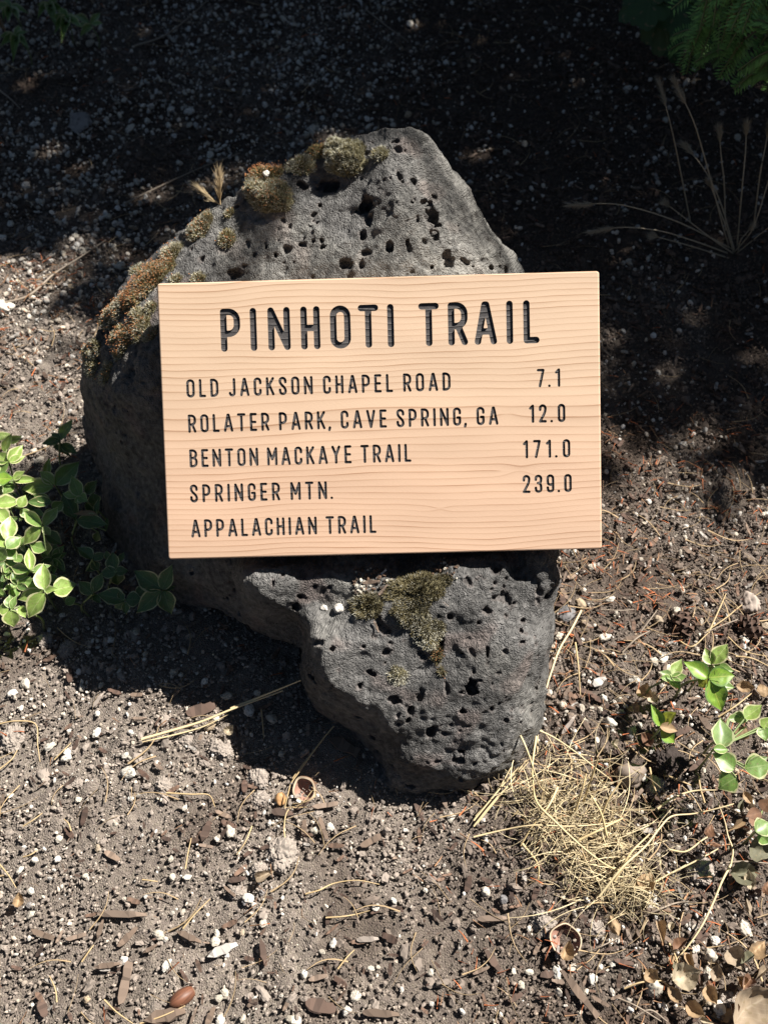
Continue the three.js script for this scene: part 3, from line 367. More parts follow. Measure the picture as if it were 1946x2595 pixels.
function scatter(name, label, geo, mat, n, fn, seed) {
  const r = rngOf(seed), m = new THREE.InstancedMesh(geo, mat, n), col = new THREE.Color(); let k = 0, guard = 0;
  while (k < n && guard++ < n * 12) {
    const x = rr(-.74, .74, r), z = rr(-1.5, .03, r), [pu, pv] = pixelOf(V(x, 0, z)); if (pu < -220 || pu > 2166 || pv < -150 || pv > 2760) continue;
    if (inRock(x, .002, z, -.004)) continue; dummy.scale.set(1, 1, 1); dummy.rotation.set(0, 0, 0); const y = gh(x, z); if (fn(x, z, y, r, dummy, col) === false) continue; dummy.updateMatrix(); m.setMatrixAt(k, dummy.matrix); m.setColorAt(k, col); k++;
  }
  m.count = k; m.name = name; scene.add(m); tag(m, label, null, null, 'stuff'); return m;
}
const frontness = (x, z) => sstep(-.62, -.36, z - .1 * x), rightness = (x) => sstep(-.02, .17, x);
// ---------------------------------------------------------------- loose ground cover that nobody could count
const dirt = new THREE.MeshStandardMaterial({ roughness: 1 });
scatter('soil_crumbs', 'fine grey brown soil crumbs covering the ground', lumpGeo(3, 1, .3, 2.2, .8, true), dirt, 150000, (x, z, y, r, o, c) => {
  const cl = noise(x * 16, z * 16, 44); if (r() > .6 + .8 * cl) return false; const s = .00045 + .0011 * r() ** 2; o.position.set(x, y + .0021, z); o.rotation.set(r() * 6, r() * 6, r() * 6); o.scale.set(s * rr(.7, 1.7, r), s * rr(.6, 1, r), s * rr(.7, 1.3, r));
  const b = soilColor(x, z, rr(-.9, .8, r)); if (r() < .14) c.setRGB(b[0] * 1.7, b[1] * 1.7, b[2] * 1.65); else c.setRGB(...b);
}, 11);
scatter('coarse_soil_crumbs', 'coarser angular crumbs of dry soil scattered over the ground', lumpGeo(6, 2, .34, 2.4, .75, true), dirt, 9500, (x, z, y, r, o, c) => {
  const cl = noise(x * 12, z * 12, 4), fine = sstep(.06, -.08, x) * sstep(-.34, -.24, z); if (r() > (.4 + 1.1 * cl) * (1 - .65 * fine)) return false; const s = .0014 + .0034 * r() ** 3.2; o.position.set(x, y + .0012, z); o.rotation.set(r() * 6, r() * 6, r() * 6); o.scale.set(s * rr(.8, 1.6, r), s * rr(.6, .9, r), s * rr(.7, 1.2, r));
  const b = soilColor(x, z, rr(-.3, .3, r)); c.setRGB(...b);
}, 16);
scatter('perlite_grains', 'tiny cream white perlite grains sprinkled over the soil', lumpGeo(8, 1, .32, 2, .9, true), new THREE.MeshStandardMaterial({ roughness: .95 }), 14500, (x, z, y, r, o, c) => {
  const back = z < -.6 ? (x < .05 ? 1.5 : .35) : (x > .12 ? 1.05 : .7); const fine = sstep(.06, -.08, x) * sstep(-.34, -.24, z); if (r() > back * (.55 + 1.1 * noise(x * 7, z * 7, 12))) return false; const s = (1 - .25 * fine) * (.0006 + .0018 * r() ** 2.6) * (z < -.6 ? 1.35 : 1); o.position.set(x, y + .0024 + s * .2, z); o.rotation.set(r() * 6, r() * 6, r() * 6); o.scale.set(s * rr(.8, 1.5, r), s * rr(.6, 1, r), s * rr(.8, 1.2, r));
  const k = rr(.28, .58, r), w = r(); c.setRGB(k, k * lerp(.86, .97, w), k * lerp(.68, .92, w));
}, 12);
const chipVars = [0, 1, 2, 3, 4].map((i) => chipGeo(i));
const chipTone = (r, c, k0 = 1) => { const k = rr(.5, 1.3, r) * k0, t = r(); if (t < .55) c.setRGB(.060 * k, .036 * k, .026 * k); else if (t < .8) c.setRGB(.105 * k, .065 * k, .045 * k); else if (t < .93) c.setRGB(.16 * k, .115 * k, .085 * k); else c.setRGB(.22 * k, .2 * k, .18 * k); };
scatter('bark_mulch', 'dark brown bark mulch flakes strewn among the soil', chipVars[1], new THREE.MeshStandardMaterial({ vertexColors: true, roughness: .9 }), 11000, (x, z, y, r, o, c) => {
  const m = .2 + .6 * soilTone(x, z) + .3 * noise(x * 10, z * 10, 61); if (r() > m + .08) return false; const s = .0025 + .010 * r() ** 2.4; o.position.set(x, y + .0035, z); o.rotation.set(rr(-.4, .4, r), r() * 6.28, rr(-.3, .3, r)); o.scale.set(s, s * rr(.6, 1.4, r), s * rr(.6, 1.6, r)); chipTone(r, c);
}, 13);
const needleG = (() => { const T = new Tri(), w = [1, 1, 1]; stalk(T, [V(-.5, 0, 0), V(0, .05, .03), V(.5, 0, 0)], .055, .02, w, w, 3, 4); return T.geo(true); })();
scatter('fallen_needles', 'orange brown fallen conifer needles on the soil', needleG, new THREE.MeshStandardMaterial({ vertexColors: true, roughness: .7 }), 3000, (x, z, y, r, o, c) => {
  const right = rightness(x) * sstep(-.62, -.5, z) * (z < .05 ? 1 : 0), left = x < -.26 && z < -.38 && z > -.75 ? .8 : 0; if (r() > Math.max(right, left, .06) * (.6 + noise(x * 13, z * 13, 3))) return false; const s = rr(.004, .011, r); o.position.set(x, y + .005 + .003 * r(), z); o.rotation.set(rr(-.3, .3, r), r() * 6.28, rr(-.35, .35, r)); o.scale.set(s, s, s * rr(.7, 1.6, r));
  const k = rr(.4, 1.15, r); if (r() < .5) c.setRGB(.42 * k, .12 * k, .035 * k); else c.setRGB(.28 * k, .15 * k, .075 * k);
}, 14);
const bitG = (() => { const T = new Tri(), w = [1, 1, 1]; stalk(T, [V(-.5, 0, 0), V(-.12, .03, .05), V(.2, .02, .04), V(.5, .04, -.03)], .013, .005, w, w, 3, 7); return T.geo(true); })();
scatter('straw_bits', 'short pale straw bits and rootlets lying on the soil', bitG, new THREE.MeshStandardMaterial({ vertexColors: true, roughness: .8 }), 1700, (x, z, y, r, o, c) => {
  const w = .18 + .8 * rightness(x) * frontness(x, z); if (r() > w) return false; const s = rr(.008, .034, r); o.position.set(x, y + .005, z); o.rotation.set(rr(-.2, .2, r), r() * 6.28, rr(-.12, .2, r)); o.scale.set(s, s, s * rr(.6, 2.2, r)); const k = rr(.45, 1.1, r); c.setRGB(.40 * k, .29 * k, .165 * k);
}, 15);

// ---------------------------------------------------------------- pebbles, clods, chips that can be picked out
const pebbleVars = [0, 1, 2, 3, 4, 5, 6].map((i) => setColors(lumpGeo(i + 20, 5, .24, 1.9 + .6 * (i % 3), .85), (x, y, z) => { const k = 1 + .25 * noise(x * 2.5, y * 2.5, z * 2.5 + i) - .75 * sstep(.18, .5, noise(x * 7, y * 7, z * 7 + i)); return [k, k * .97, k * .92]; }));
const stoneMat = (r, g, b, rough = .9, vc = false) => new THREE.MeshStandardMaterial({ color: rgb(r, g, b), roughness: rough, vertexColors: vc });
const pebMat = (r, g, b, rough = .9) => stoneMat(r, g, b, rough, true);
const PM = { white: [pebMat(.52, .50, .46), pebMat(.46, .43, .38), pebMat(.55, .53, .50), pebMat(.40, .37, .32)], tan: [pebMat(.34, .27, .19), pebMat(.30, .25, .19)], grey: [pebMat(.15, .15, .16, .8), pebMat(.20, .19, .19, .8)] };
const region = (x, z) => { const [u, v] = pixelOf(V(x, 0, z)); if (z - .3836 * x < -.547) return u < 973 ? 'back left' : 'back right'; return x > .09 && z < -.03 ? 'right' : (u < 760 && v < 1150 ? 'left' : 'front'); };
const PEB = { 'back left': ['small white pumice pebble in the deep shade behind the rock, left half', 'white pebbles in the shade behind the rock on the left'], 'back right': ['small white pumice pebble in the deep shade behind the rock, right half', 'white pebbles in the shade behind the rock on the right'], right: ['small white pumice pebble among the mulch right of the rock', 'white pebbles among the mulch right of the rock'], left: ['small white pumice pebble on sunlit soil left of the mossy rock edge', 'white pebbles left of the mossy rock edge'], front: ['small white pumice pebble on the grey soil in front of the rock', 'white pebbles on the soil in front of the rock'] };
const pebbleR = rngOf(77);
function pebble(u, v, px, kind = 'white', label, name = 'pumice_pebble', cat = 'pebble') {
  const p = onGround(u, v), s = px * .5 * pixelOf(p)[2] / FPX, r = pebbleR; if (inRock(p.x, .003, p.z, -.002)) return null;
  const list = PM[kind], m = mesh(name, pebbleVars[Math.floor(r() * 7)], list[Math.floor(r() * list.length)]); m.position.set(p.x, p.y + .002 + s * .35, p.z); m.rotation.set(rr(-.5, .5, r), r() * 6.28, rr(-.5, .5, r)); m.scale.set(s * rr(1, 1.5, r), s * rr(.65, .95, r), s * rr(.75, 1.05, r));
  if (label) tag(m, label, cat); else { const g = PEB[region(p.x, p.z)]; if (kind === 'white') tag(m, g[0], cat, g[1]); else tag(m, g[0].replace('white pumice', kind), cat, g[1].replace('white', kind)); } return m;
}
for (const [x, y, s, k] of [[545, 350, 52, 0], [215, 240, 42, 0], [290, 262, 36, 0], [285, 292, 40, 0], [910, 128, 36, 0], [885, 155, 40, 1], [1150, 125, 48, 0], [1050, 90, 50, 0], [555, 180, 24, 0], [415, 103, 32, 0], [255, 628, 32, 0], [417, 667, 28, 1], [365, 785, 28, 0], [250, 715, 30, 0], [155, 715, 26, 0], [90, 760, 32, 0], [140, 845, 28, 0], [135, 945, 36, 0], [130, 1045, 24, 0], [370, 1300, 32, 1], [525, 1135, 38, 0], [705, 1155, 44, 0], [675, 1030, 44, 0], [700, 1050, 28, 0], [975, 600, 44, 0], [915, 628, 30, 0], [790, 790, 28, 0], [730, 787, 26, 0], [1045, 880, 42, 0], [1070, 905, 30, 0], [1030, 890, 24, 2], [1105, 850, 30, 2], [1110, 985, 34, 0], [910, 1060, 40, 0], [1320, 595, 40, 0], [1390, 580, 36, 0], [1135, 560, 28, 0], [1280, 1195, 34, 0], [1400, 1065, 34, 0], [1580, 915, 36, 0], [1495, 1285, 46, 0], [950, 1275, 38, 0], [925, 1295, 36, 0], [1460, 1350, 36, 0], [1025, 1380, 32, 0], [930, 1390, 48, 0], [1070, 1300, 26, 0], [1240, 1390, 34, 0], [555, 460, 26, 0], [780, 500, 22, 0], [335, 465, 28, 0], [1020, 1020, 24, 1], [130, 905, 28, 2], [490, 565, 24, 0], [265, 968, 18, 0], [60, 20, 40, 0], [95, 80, 24, 0], [270, 105, 20, 0], [1560, 1170, 22, 0], [1590, 1165, 20, 0], [1355, 1100, 22, 0]]) { const q = Z6(x, y); pebble(q[0], q[1], s * .6028, ['white', 'tan', 'grey'][k]); }
for (const [x, y, s, k] of [[435, 235, 52, 0], [690, 50, 42, 0], [540, 72, 60, 1], [665, 240, 56, 0], [720, 115, 34, 0], [915, 367, 52, 0], [962, 350, 54, 0], [825, 460, 42, 0], [735, 550, 40, 0], [655, 552, 42, 0], [690, 680, 50, 0], [800, 730, 54, 2], [740, 630, 60, 2], [490, 780, 44, 2], [500, 860, 36, 0], [420, 920, 44, 1], [865, 958, 40, 0], [1030, 110, 52, 0], [940, 150, 50, 1], [60, 1540, 50, 0], [420, 1950, 66, 0], [500, 1928, 44, 0], [200, 1945, 30, 0], [280, 1950, 44, 0], [240, 2015, 44, 0], [605, 1985, 52, 0], [645, 1920, 34, 0], [1200, 1870, 84, 0], [1225, 1790, 56, 0], [1375, 1730, 70, 0], [1240, 2130, 70, 0], [1190, 2100, 46, 1], [1130, 1830, 40, 0], [150, 1580, 46, 2], [60, 1280, 26, 0], [150, 1430, 28, 0], [385, 520, 36, 0], [400, 290, 30, 0], [560, 160, 30, 1], [1380, 260, 50, 0], [1480, 180, 40, 1], [1300, 350, 30, 0], [590, 410, 24, 0], [1190, 1960, 50, 0], [1000, 2050, 24, 2], [850, 690, 30, 0], [600, 600, 26, 0], [770, 340, 22, 0], [1100, 800, 30, 0]]) { const q = Z5(x, y); pebble(q[0], q[1], s * .495, ['white', 'tan', 'grey'][k]); }
for (const [x, y, s] of [[1340, 1335, 40], [770, 870, 50], [600, 910, 52], [950, 1740, 46], [1130, 1860, 60], [1180, 1870, 36], [1330, 1920, 58], [1470, 2010, 56], [730, 1650, 50], [890, 1600, 44], [1240, 1620, 34], [1465, 1680, 30], [640, 1650, 34], [780, 1850, 34], [575, 1730, 36], [660, 1940, 40], [540, 1920, 30], [265, 490, 70], [230, 430, 60], [170, 1930, 66], [60, 1610, 50], [1280, 1860, 30]]) { const q = Z4(x, y); pebble(q[0], q[1], s * .3918); }
for (const [x, y, s] of [[55, 1620, 60], [25, 1630, 80], [250, 1590, 40], [75, 830, 34], [185, 830, 38], [360, 830, 36], [575, 660, 30], [715, 1130, 32], [225, 1075, 40], [405, 1255, 38], [640, 1410, 46], [690, 690, 50], [950, 870, 34], [1000, 600, 60], [800, 575, 40], [510, 990, 36], [340, 1340, 36], [20, 1265, 40], [920, 725, 34], [440, 1330, 40], [120, 170, 30], [390, 185, 34], [780, 650, 38], [620, 1080, 34], [1090, 770, 36], [1110, 830, 40], [590, 1010, 32], [160, 910, 40]]) pebble(x * .4822, y * .4822, s * .4822);
{ const r = rngOf(31); for (let i = 0; i < 150; i++) { const back = r() < .75, u = back ? rr(0, r() < .7 ? 1000 : 1946, r) : rr(0, 1946, r), v = back ? rr(20, 800, r) : rr(750, 2590, r); if (u > 390 && u < 1530 && v > 690 && v < 1420) continue; pebble(u, v, rr(9, 22, r), r() < .12 ? 'tan' : 'white'); } }
// stones with a look of their own
pebble(...Z5(470, 122), 42, 'grey', 'bluish grey angular stone beside the right foot of the rock', 'grey_stone', 'stone');
{ const m = pebble(...Z5(782, 962), 72, 'grey', 'rounded grey brown stone by the dry grass clump', 'grey_stone', 'stone'); m.material = pebMat(.19, .155, .13, .75); }
pebble(...Z5(1392, 72), 56, 'tan', 'pale round pinkish stone near the right edge under the brown twigs', 'round_stone', 'stone').material = pebMat(.34, .29, .26, .8);
pebble(...Z5(910, 2032), 54, 'white', 'largest white pumice lump beside the pale dry leaves at bottom right', 'pumice_lump', 'stone');
pebble(205, 325, 62, 'grey', 'dark flat slate piece in the shade at upper left', 'slate_piece', 'stone').scale.y *= .35;
// clods of soil
const clodVars = [1, 2, 3].map((i) => { const g = lumpGeo(i + 40, 22, .2, 2.0, .7), p = g.attributes.position; for (let k = 0; k < p.count; k++) { const v = V(p.getX(k), p.getY(k), p.getZ(k)), l = v.length(), s = .86 + .30 * Math.abs(noise(v.x * 3.2, v.y * 3.2, v.z * 3.2 + i)) + .26 * Math.abs(noise(v.x * 7.5, v.y * 7.5, v.z * 7.5 + i)) + .12 * noise(v.x * 17, v.y * 17, v.z * 17); v.multiplyScalar(s); p.setXYZ(k, v.x, v.y, v.z); } g.computeVertexNormals(); return setColors(g, (x, y, z) => { const k = .25 * (1 + .5 * noise(x * 6, y * 6, z * 6) + .3 * noise(x * 17, y * 17, z * 17)); return [k, k * .86, k * .74]; }); });
const clodMat = new THREE.MeshStandardMaterial({ vertexColors: true, roughness: 1 });
[[Z6(1090, 375), 48, 'crumbly soil clod left of the broken nutshell'], [Z6(930, 250), 46, 'flat soil clod at the edge of the rock shadow'], [Z6(1170, 690), 70, 'large crumbly soil clod below the broken nutshell'], [Z6(1100, 460), 36, 'soil clod between the two nutshell pieces and the bare soil'], [Z6(1330, 520), 26, 'small soil clod below the broken nutshell'], [Z6(780, 215), 34, 'soil clod beside the long straw stalk'], [Z6(60, 205), 48, 'soil clod at the left edge below the shadow'], [Z4(430, 1700), 40, 'upright soil clod on the left rim of the board shadow'], [Z4(300, 1650), 34, 'soil clod below the periwinkle leaves'], [Z6(690, 400), 34, 'dark angular soil clod with its own shadow'], [Z5(350, 1700), 56, 'soil clod behind the open nutshell'], [Z5(1170, 1440), 60, 'soil clod under the crossing straws at right'], [Z5(620, 1720), 40, 'flat soil clod right of the open nutshell'], [Z6(1000, 850), 34, 'dark soil clod beside a cluster of pebbles'], [Z6(1100, 760), 40, 'soil clod above a cluster of pebbles'], [Z6(330, 390), 22, 'small soil clod on the bare soil at left'], [Z5(930, 1000), 44, 'dark soil mound right of the grey brown stone'], [Z5(1300, 2080), 34, 'soil clod among the dry leaves']].forEach(([[u, v], px, label], i) => {
  const p = onGround(u, v), s = px * pixelOf(p)[2] / FPX * .62, m = mesh('soil_clod', clodVars[i % 3], clodMat); m.position.set(p.x, p.y + s * .12, p.z); m.rotation.y = i * 2.4; m.scale.set(s * rr(.95, 1.3), s * rr(.9, 1.15), s); tag(m, label, 'clod');
});
{ const p = onGround(...Z5(985, 885)), m = mesh('bark_lump', clodVars[1], stoneMat(.030, .021, .017)); m.position.set(p.x, p.y + .006, p.z); m.scale.setScalar(.013); tag(m, 'round dark bark lump right of the yellow green shoot', 'bark'); }
// wood chips one can pick out
const chipMats = [[.075, .048, .036], [.12, .085, .062], [.17, .125, .095], [.26, .22, .19], [.40, .37, .34]].map((c) => new THREE.MeshStandardMaterial({ color: rgb(...c), vertexColors: true, roughness: .9 }));
const chipR = rngOf(55);
function chip(u, v, px, deg, mat, label, wide = 1) { // deg: direction in the picture
  const p = onGround(u, v), q = onGround(u + 10 * Math.cos(deg * Math.PI / 180), v - 10 * Math.sin(deg * Math.PI / 180)), d = q.clone().sub(p), L = px * pixelOf(p)[2] / FPX; if (inRock(p.x, .003, p.z, .002)) return;
  const m = mesh('wood_chip', chipVars[Math.floor(chipR() * 5)], chipMats[mat]); m.position.set(p.x, p.y + .0045, p.z); m.rotation.set(0, Math.atan2(-d.z, d.x), 0); m.rotateX(rr(-.25, .25, chipR)); m.scale.set(L, L * .7, L * wide); const rg = { 'back left': 'in the shade behind the rock', 'back right': 'in the shade behind the rock', right: 'in the mulch right of the rock', left: 'on sunlit soil left of the rock', front: 'on the soil in front of the rock' }[region(p.x, p.z)];
  if (label) tag(m, label, 'wood chip'); else tag(m, 'splintered brown wood chip lying ' + rg, 'wood chip', 'wood chips ' + rg); return m;
}
for (const [x, y, l, d, m, w, lab] of [[940, 1095, 120, 22, 4, 1.4, 'bleached silvery wood chip near the bottom middle'], [520, 945, 200, -2, 2, .8, 'long grey wood chip crossed by a second sliver, lower left'], [535, 1230, 150, 80, 2, 1.2, 'upright tan wood chip above the bottom edge, lower left'], [800, 1040, 110, -25, 1, 1], [1110, 1105, 100, -80, 0, 1.2], [700, 1370, 160, 12, 1, 1.4, 'broad brown wood chip at the bottom edge beside the nut'], [1350, 1330, 130, -14, 0, 1.6], [1600, 1360, 150, -3, 1, 1.2], [190, 1340, 70, -70, 0, 2], [1560, 640, 90, 30, 1, 1.5], [545, 1040, 100, 45, 1, 1], [190, 1030, 100, -20, 1, 1], [430, 1010, 70, 75, 1, 1.2], [1280, 580, 60, 85, 1, 1.5], [1360, 585, 90, -70, 1, 1], [420, 50, 70, 55, 3, 1.2], [590, 128, 66, 3, 2, 1], [850, 90, 120, 15, 0, 1.6], [1190, 520, 90, -5, 0, 2.2], [1545, 1050, 90, 4, 3, 1.5], [1340, 1210, 80, 15, 2, 1], [460, 1160, 100, 8, 1, 1], [1450, 240, 130, -28, 1, 1.6], [260, 1040, 50, 60, 2, 1], [330, 1040, 80, 15, 2, 1], [820, 1370, 70, 70, 2, 1], [890, 1370, 70, 65, 1, 1.4], [1210, 1320, 60, 60, 1, 1], [640, 1090, 60, 30, 1, 1.3], [970, 850, 60, -40, 1, 1], [1000, 800, 70, 10, 0, 2], [870, 600, 80, 70, 0, 2], [870, 660, 60, -10, 2, 1], [1370, 490, 100, 10, 2, 1]]) { const q = Z6(x, y); chip(q[0], q[1], l * .6028, d, m, lab, w); }
for (const [x, y, l, d, m, w, lab] of [[635, 468, 80, 40, 4, 2.2, 'flat white wood flake right of the rock foot'], [535, 2060, 260, -52, 1, .6, 'long dark wood sliver below the open nutshell'], [95, 1680, 160, 4, 2, 1.1, 'tan wood chip left of the open nutshell'], [920, 1640, 140, 5, 1, 1, 'grey brown wood chip under the dry grass clump'], [480, 690, 130, 55, 3, .9, 'split pale wood sliver beside the bent grass stalk'], [900, 1590, 90, 80, 4, 2.4, 'pale flaky bark piece below the dry grass clump'], [820, 2010, 110, 20, 3, .7], [320, 1830, 70, 60, 1, 1.2], [100, 1900, 130, -55, 0, 1.2], [700, 1830, 60, 10, 0, 1], [720, 2080, 60, 20, 1, 1], [880, 1690, 80, -60, 0, 1], [570, 700, 130, -60, 1, .8], [600, 860, 80, 30, 1, 1], [520, 240, 100, -60, 0, 1], [800, 250, 100, 10, 1, 1], [1180, 690, 110, -50, 1, 1.3], [720, 1090, 80, -60, 1, 1], [830, 1050, 90, 50, 2, 1], [1110, 640, 80, 0, 0, 1.3], [760, 170, 60, 40, 0, 1.2], [930, 280, 70, -20, 0, 1.5], [560, 520, 90, -20, 0, 1.2], [1130, 900, 90, 40, 0, 1.4], [1060, 1700, 80, 20, 0, 1.3], [1000, 1800, 90, -40, 1, 1.2], [1140, 1760, 100, 10, 0, 1.5], [760, 1900, 100, -10, 0, 1], [560, 2000, 60, 70, 1, 1], [380, 1960, 90, 10, 0, 1.6], [210, 2080, 80, 30, 0, 1.4], [640, 2100, 90, -30, 1, 1]]) { const q = Z5(x, y); chip(q[0], q[1], l * .495, d, m, lab, w); }
{ const r = rngOf(19); for (let i = 0; i < 110; i++) { const right = r() < .6, u = right ? rr(1380, 1946, r) : rr(0, 1946, r), v = right ? rr(1350, 2590, r) : rr(100, 2590, r); if (u > 390 && u < 1530 && v > 690 && v < 1420) continue; chip(u, v, rr(14, 42, r), r() * 360, Math.floor(r() * 3), null, rr(.8, 1.8, r)); } }

// ---------------------------------------------------------------- moss cushions growing on the rock
const mossBodyMat = vcMat(1), mossHairMat = vcMat(.9);
function moss(u, v, rx, ry, turn, orange, silver, label, high = .42, dens = 1) {
  if (v < 1400) { rx *= 1.16; ry *= 1.16; }
  const hit = rockHit(u, v, rockSurf); if (!hit) return; const nrm = rockNormal(hit), s = .6 / FPX, r = rngOf(Math.round(u * 7 + v * 13)), root = group('moss_cushion', fromABC(...hit)); tag(root, label, 'moss');
  const n = V(...nrm), t1 = V(1, 0, 0).addScaledVector(n, -n.x).normalize(), t2 = V(0, 0, 0).crossVectors(n, t1), cs = Math.cos(turn), sn = Math.sin(turn), o = root.position, H = Math.min(rx, ry) * s * high;
  const sh = 1 / Math.max(.45, n.z); // rock that turns away carries a larger cushion than it shows
  const at = (x, y) => { const X = (x * cs - y * sn), Y = (x * sn + y * cs), q = toSurface([hit[0] + t1.x * X + t2.x * Y, hit[1] + t1.y * X + t2.y * Y, hit[2] + t1.z * X + t2.z * Y]); return q; };
  const dome = (q, e) => q.map((k, i) => k + nrm[i] * e), W = (q) => fromABC(...q).sub(o);
  const edge = (an) => 1 + .22 * noise(Math.cos(an) * 1.4 + u, Math.sin(an) * 1.4 + v, 3) + .12 * noise(Math.cos(an) * 4 + u, Math.sin(an) * 4 + v, 7);
  const point = (an, f) => { const e = edge(an), x = Math.cos(an) * f * rx * s * e, y = Math.sin(an) * f * ry * s * e, lump = 1 + .4 * noise(x * 220, y * 220, u); return W(dome(at(x, y), H * Math.sqrt(Math.max(0, 1 - f * f)) * lump - .0004)); };
  const NA = 26, NR = 7, T = new Tri(); const ringPts = []; for (let k = 0; k <= NR; k++) { const rg = []; for (let i = 0; i < NA; i++) rg.push(point(i / NA * 2 * Math.PI, k === 0 ? .001 : k / NR)); ringPts.push(rg); }
  for (let k = 0; k < NR; k++) for (let i = 0; i < NA; i++) { const j = (i + 1) % NA; T.quad(ringPts[k][i], ringPts[k][j], ringPts[k + 1][j], ringPts[k + 1][i], [.13, .115, .06], [.09, .08, .045]); }
  mesh('cushion', T.geo(true), mossBodyMat, root);
  const Hh = new Tri(), cnt = Math.round(Math.min(9000, rx * ry * 2.2 * dens)), nW = EX.clone().multiplyScalar(nrm[0]).addScaledVector(EY, nrm[1]).addScaledVector(N0, nrm[2]);
  const grid = []; for (let i = 0; i < 900; i++) { const an = r() * 6.283, f = Math.sqrt(r()); grid.push([point(an, f), f, an]); }
  const mid = point(0, 0.001).addScaledVector(nW, -H * 1.6);
  for (let i = 0; i < cnt; i++) {
    const g = grid[Math.floor(r() * 900)], p = g[0].clone().add(V(rr(-1, 1, r), rr(-1, 1, r), rr(-1, 1, r)).multiplyScalar(.0009)), d = p.clone().sub(mid).normalize().multiplyScalar(.8).add(nW.clone().multiplyScalar(.5)).add(V(rr(-.5, .5, r), rr(-.5, .5, r), rr(-.5, .5, r))).normalize(), L = rr(.0010, .0029, r), side = V(0, 0, 0).crossVectors(d, V(rr(-1, 1, r), rr(-1, 1, r), rr(-1, 1, r))).normalize().multiplyScalar(.00022 + .00012 * r());
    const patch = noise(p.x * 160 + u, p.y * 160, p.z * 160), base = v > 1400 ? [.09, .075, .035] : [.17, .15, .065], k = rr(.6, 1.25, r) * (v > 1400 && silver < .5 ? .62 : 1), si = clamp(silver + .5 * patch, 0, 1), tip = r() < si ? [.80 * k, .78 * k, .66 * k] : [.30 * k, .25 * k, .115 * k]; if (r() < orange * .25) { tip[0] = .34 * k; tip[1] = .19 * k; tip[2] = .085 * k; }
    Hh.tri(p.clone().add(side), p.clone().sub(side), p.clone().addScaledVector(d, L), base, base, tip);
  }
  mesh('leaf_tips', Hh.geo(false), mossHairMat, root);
  if (orange > 0) { const C = new Tri(), m = Math.round(rx * ry * .11 * orange); for (let i = 0; i < m; i++) { const g = grid[Math.floor(r() * 900)], p = g[0], d = nW.clone().add(V(rr(-.7, .7, r), rr(-.7, .7, r), rr(-.7, .7, r))).normalize(), L = rr(.002, .0048, r), e = p.clone().addScaledVector(d, L), f = e.clone().addScaledVector(d, .0011), a = V(0, 0, 0).crossVectors(d, V(.3, .2, .9)).normalize(), b = V(0, 0, 0).crossVectors(d, a), w = .00032, k = rr(.6, 1.3, r), c = [.38 * k, .165 * k, .065 * k], st = [.20, .07, .03]; C.tri(p.clone().addScaledVector(a, .00012), p.clone().addScaledVector(a, -.00012), e, st); const mid2 = e.clone().addScaledVector(d, .0005), R4 = [a, b, a.clone().negate(), b.clone().negate()].map((q) => mid2.clone().addScaledVector(q, w)); for (let q = 0; q < 4; q++) { C.tri(e, R4[q], R4[(q + 1) % 4], c); C.tri(f, R4[(q + 1) % 4], R4[q], c); } } mesh('spore_capsules', C.geo(false), mossHairMat, root); }
}
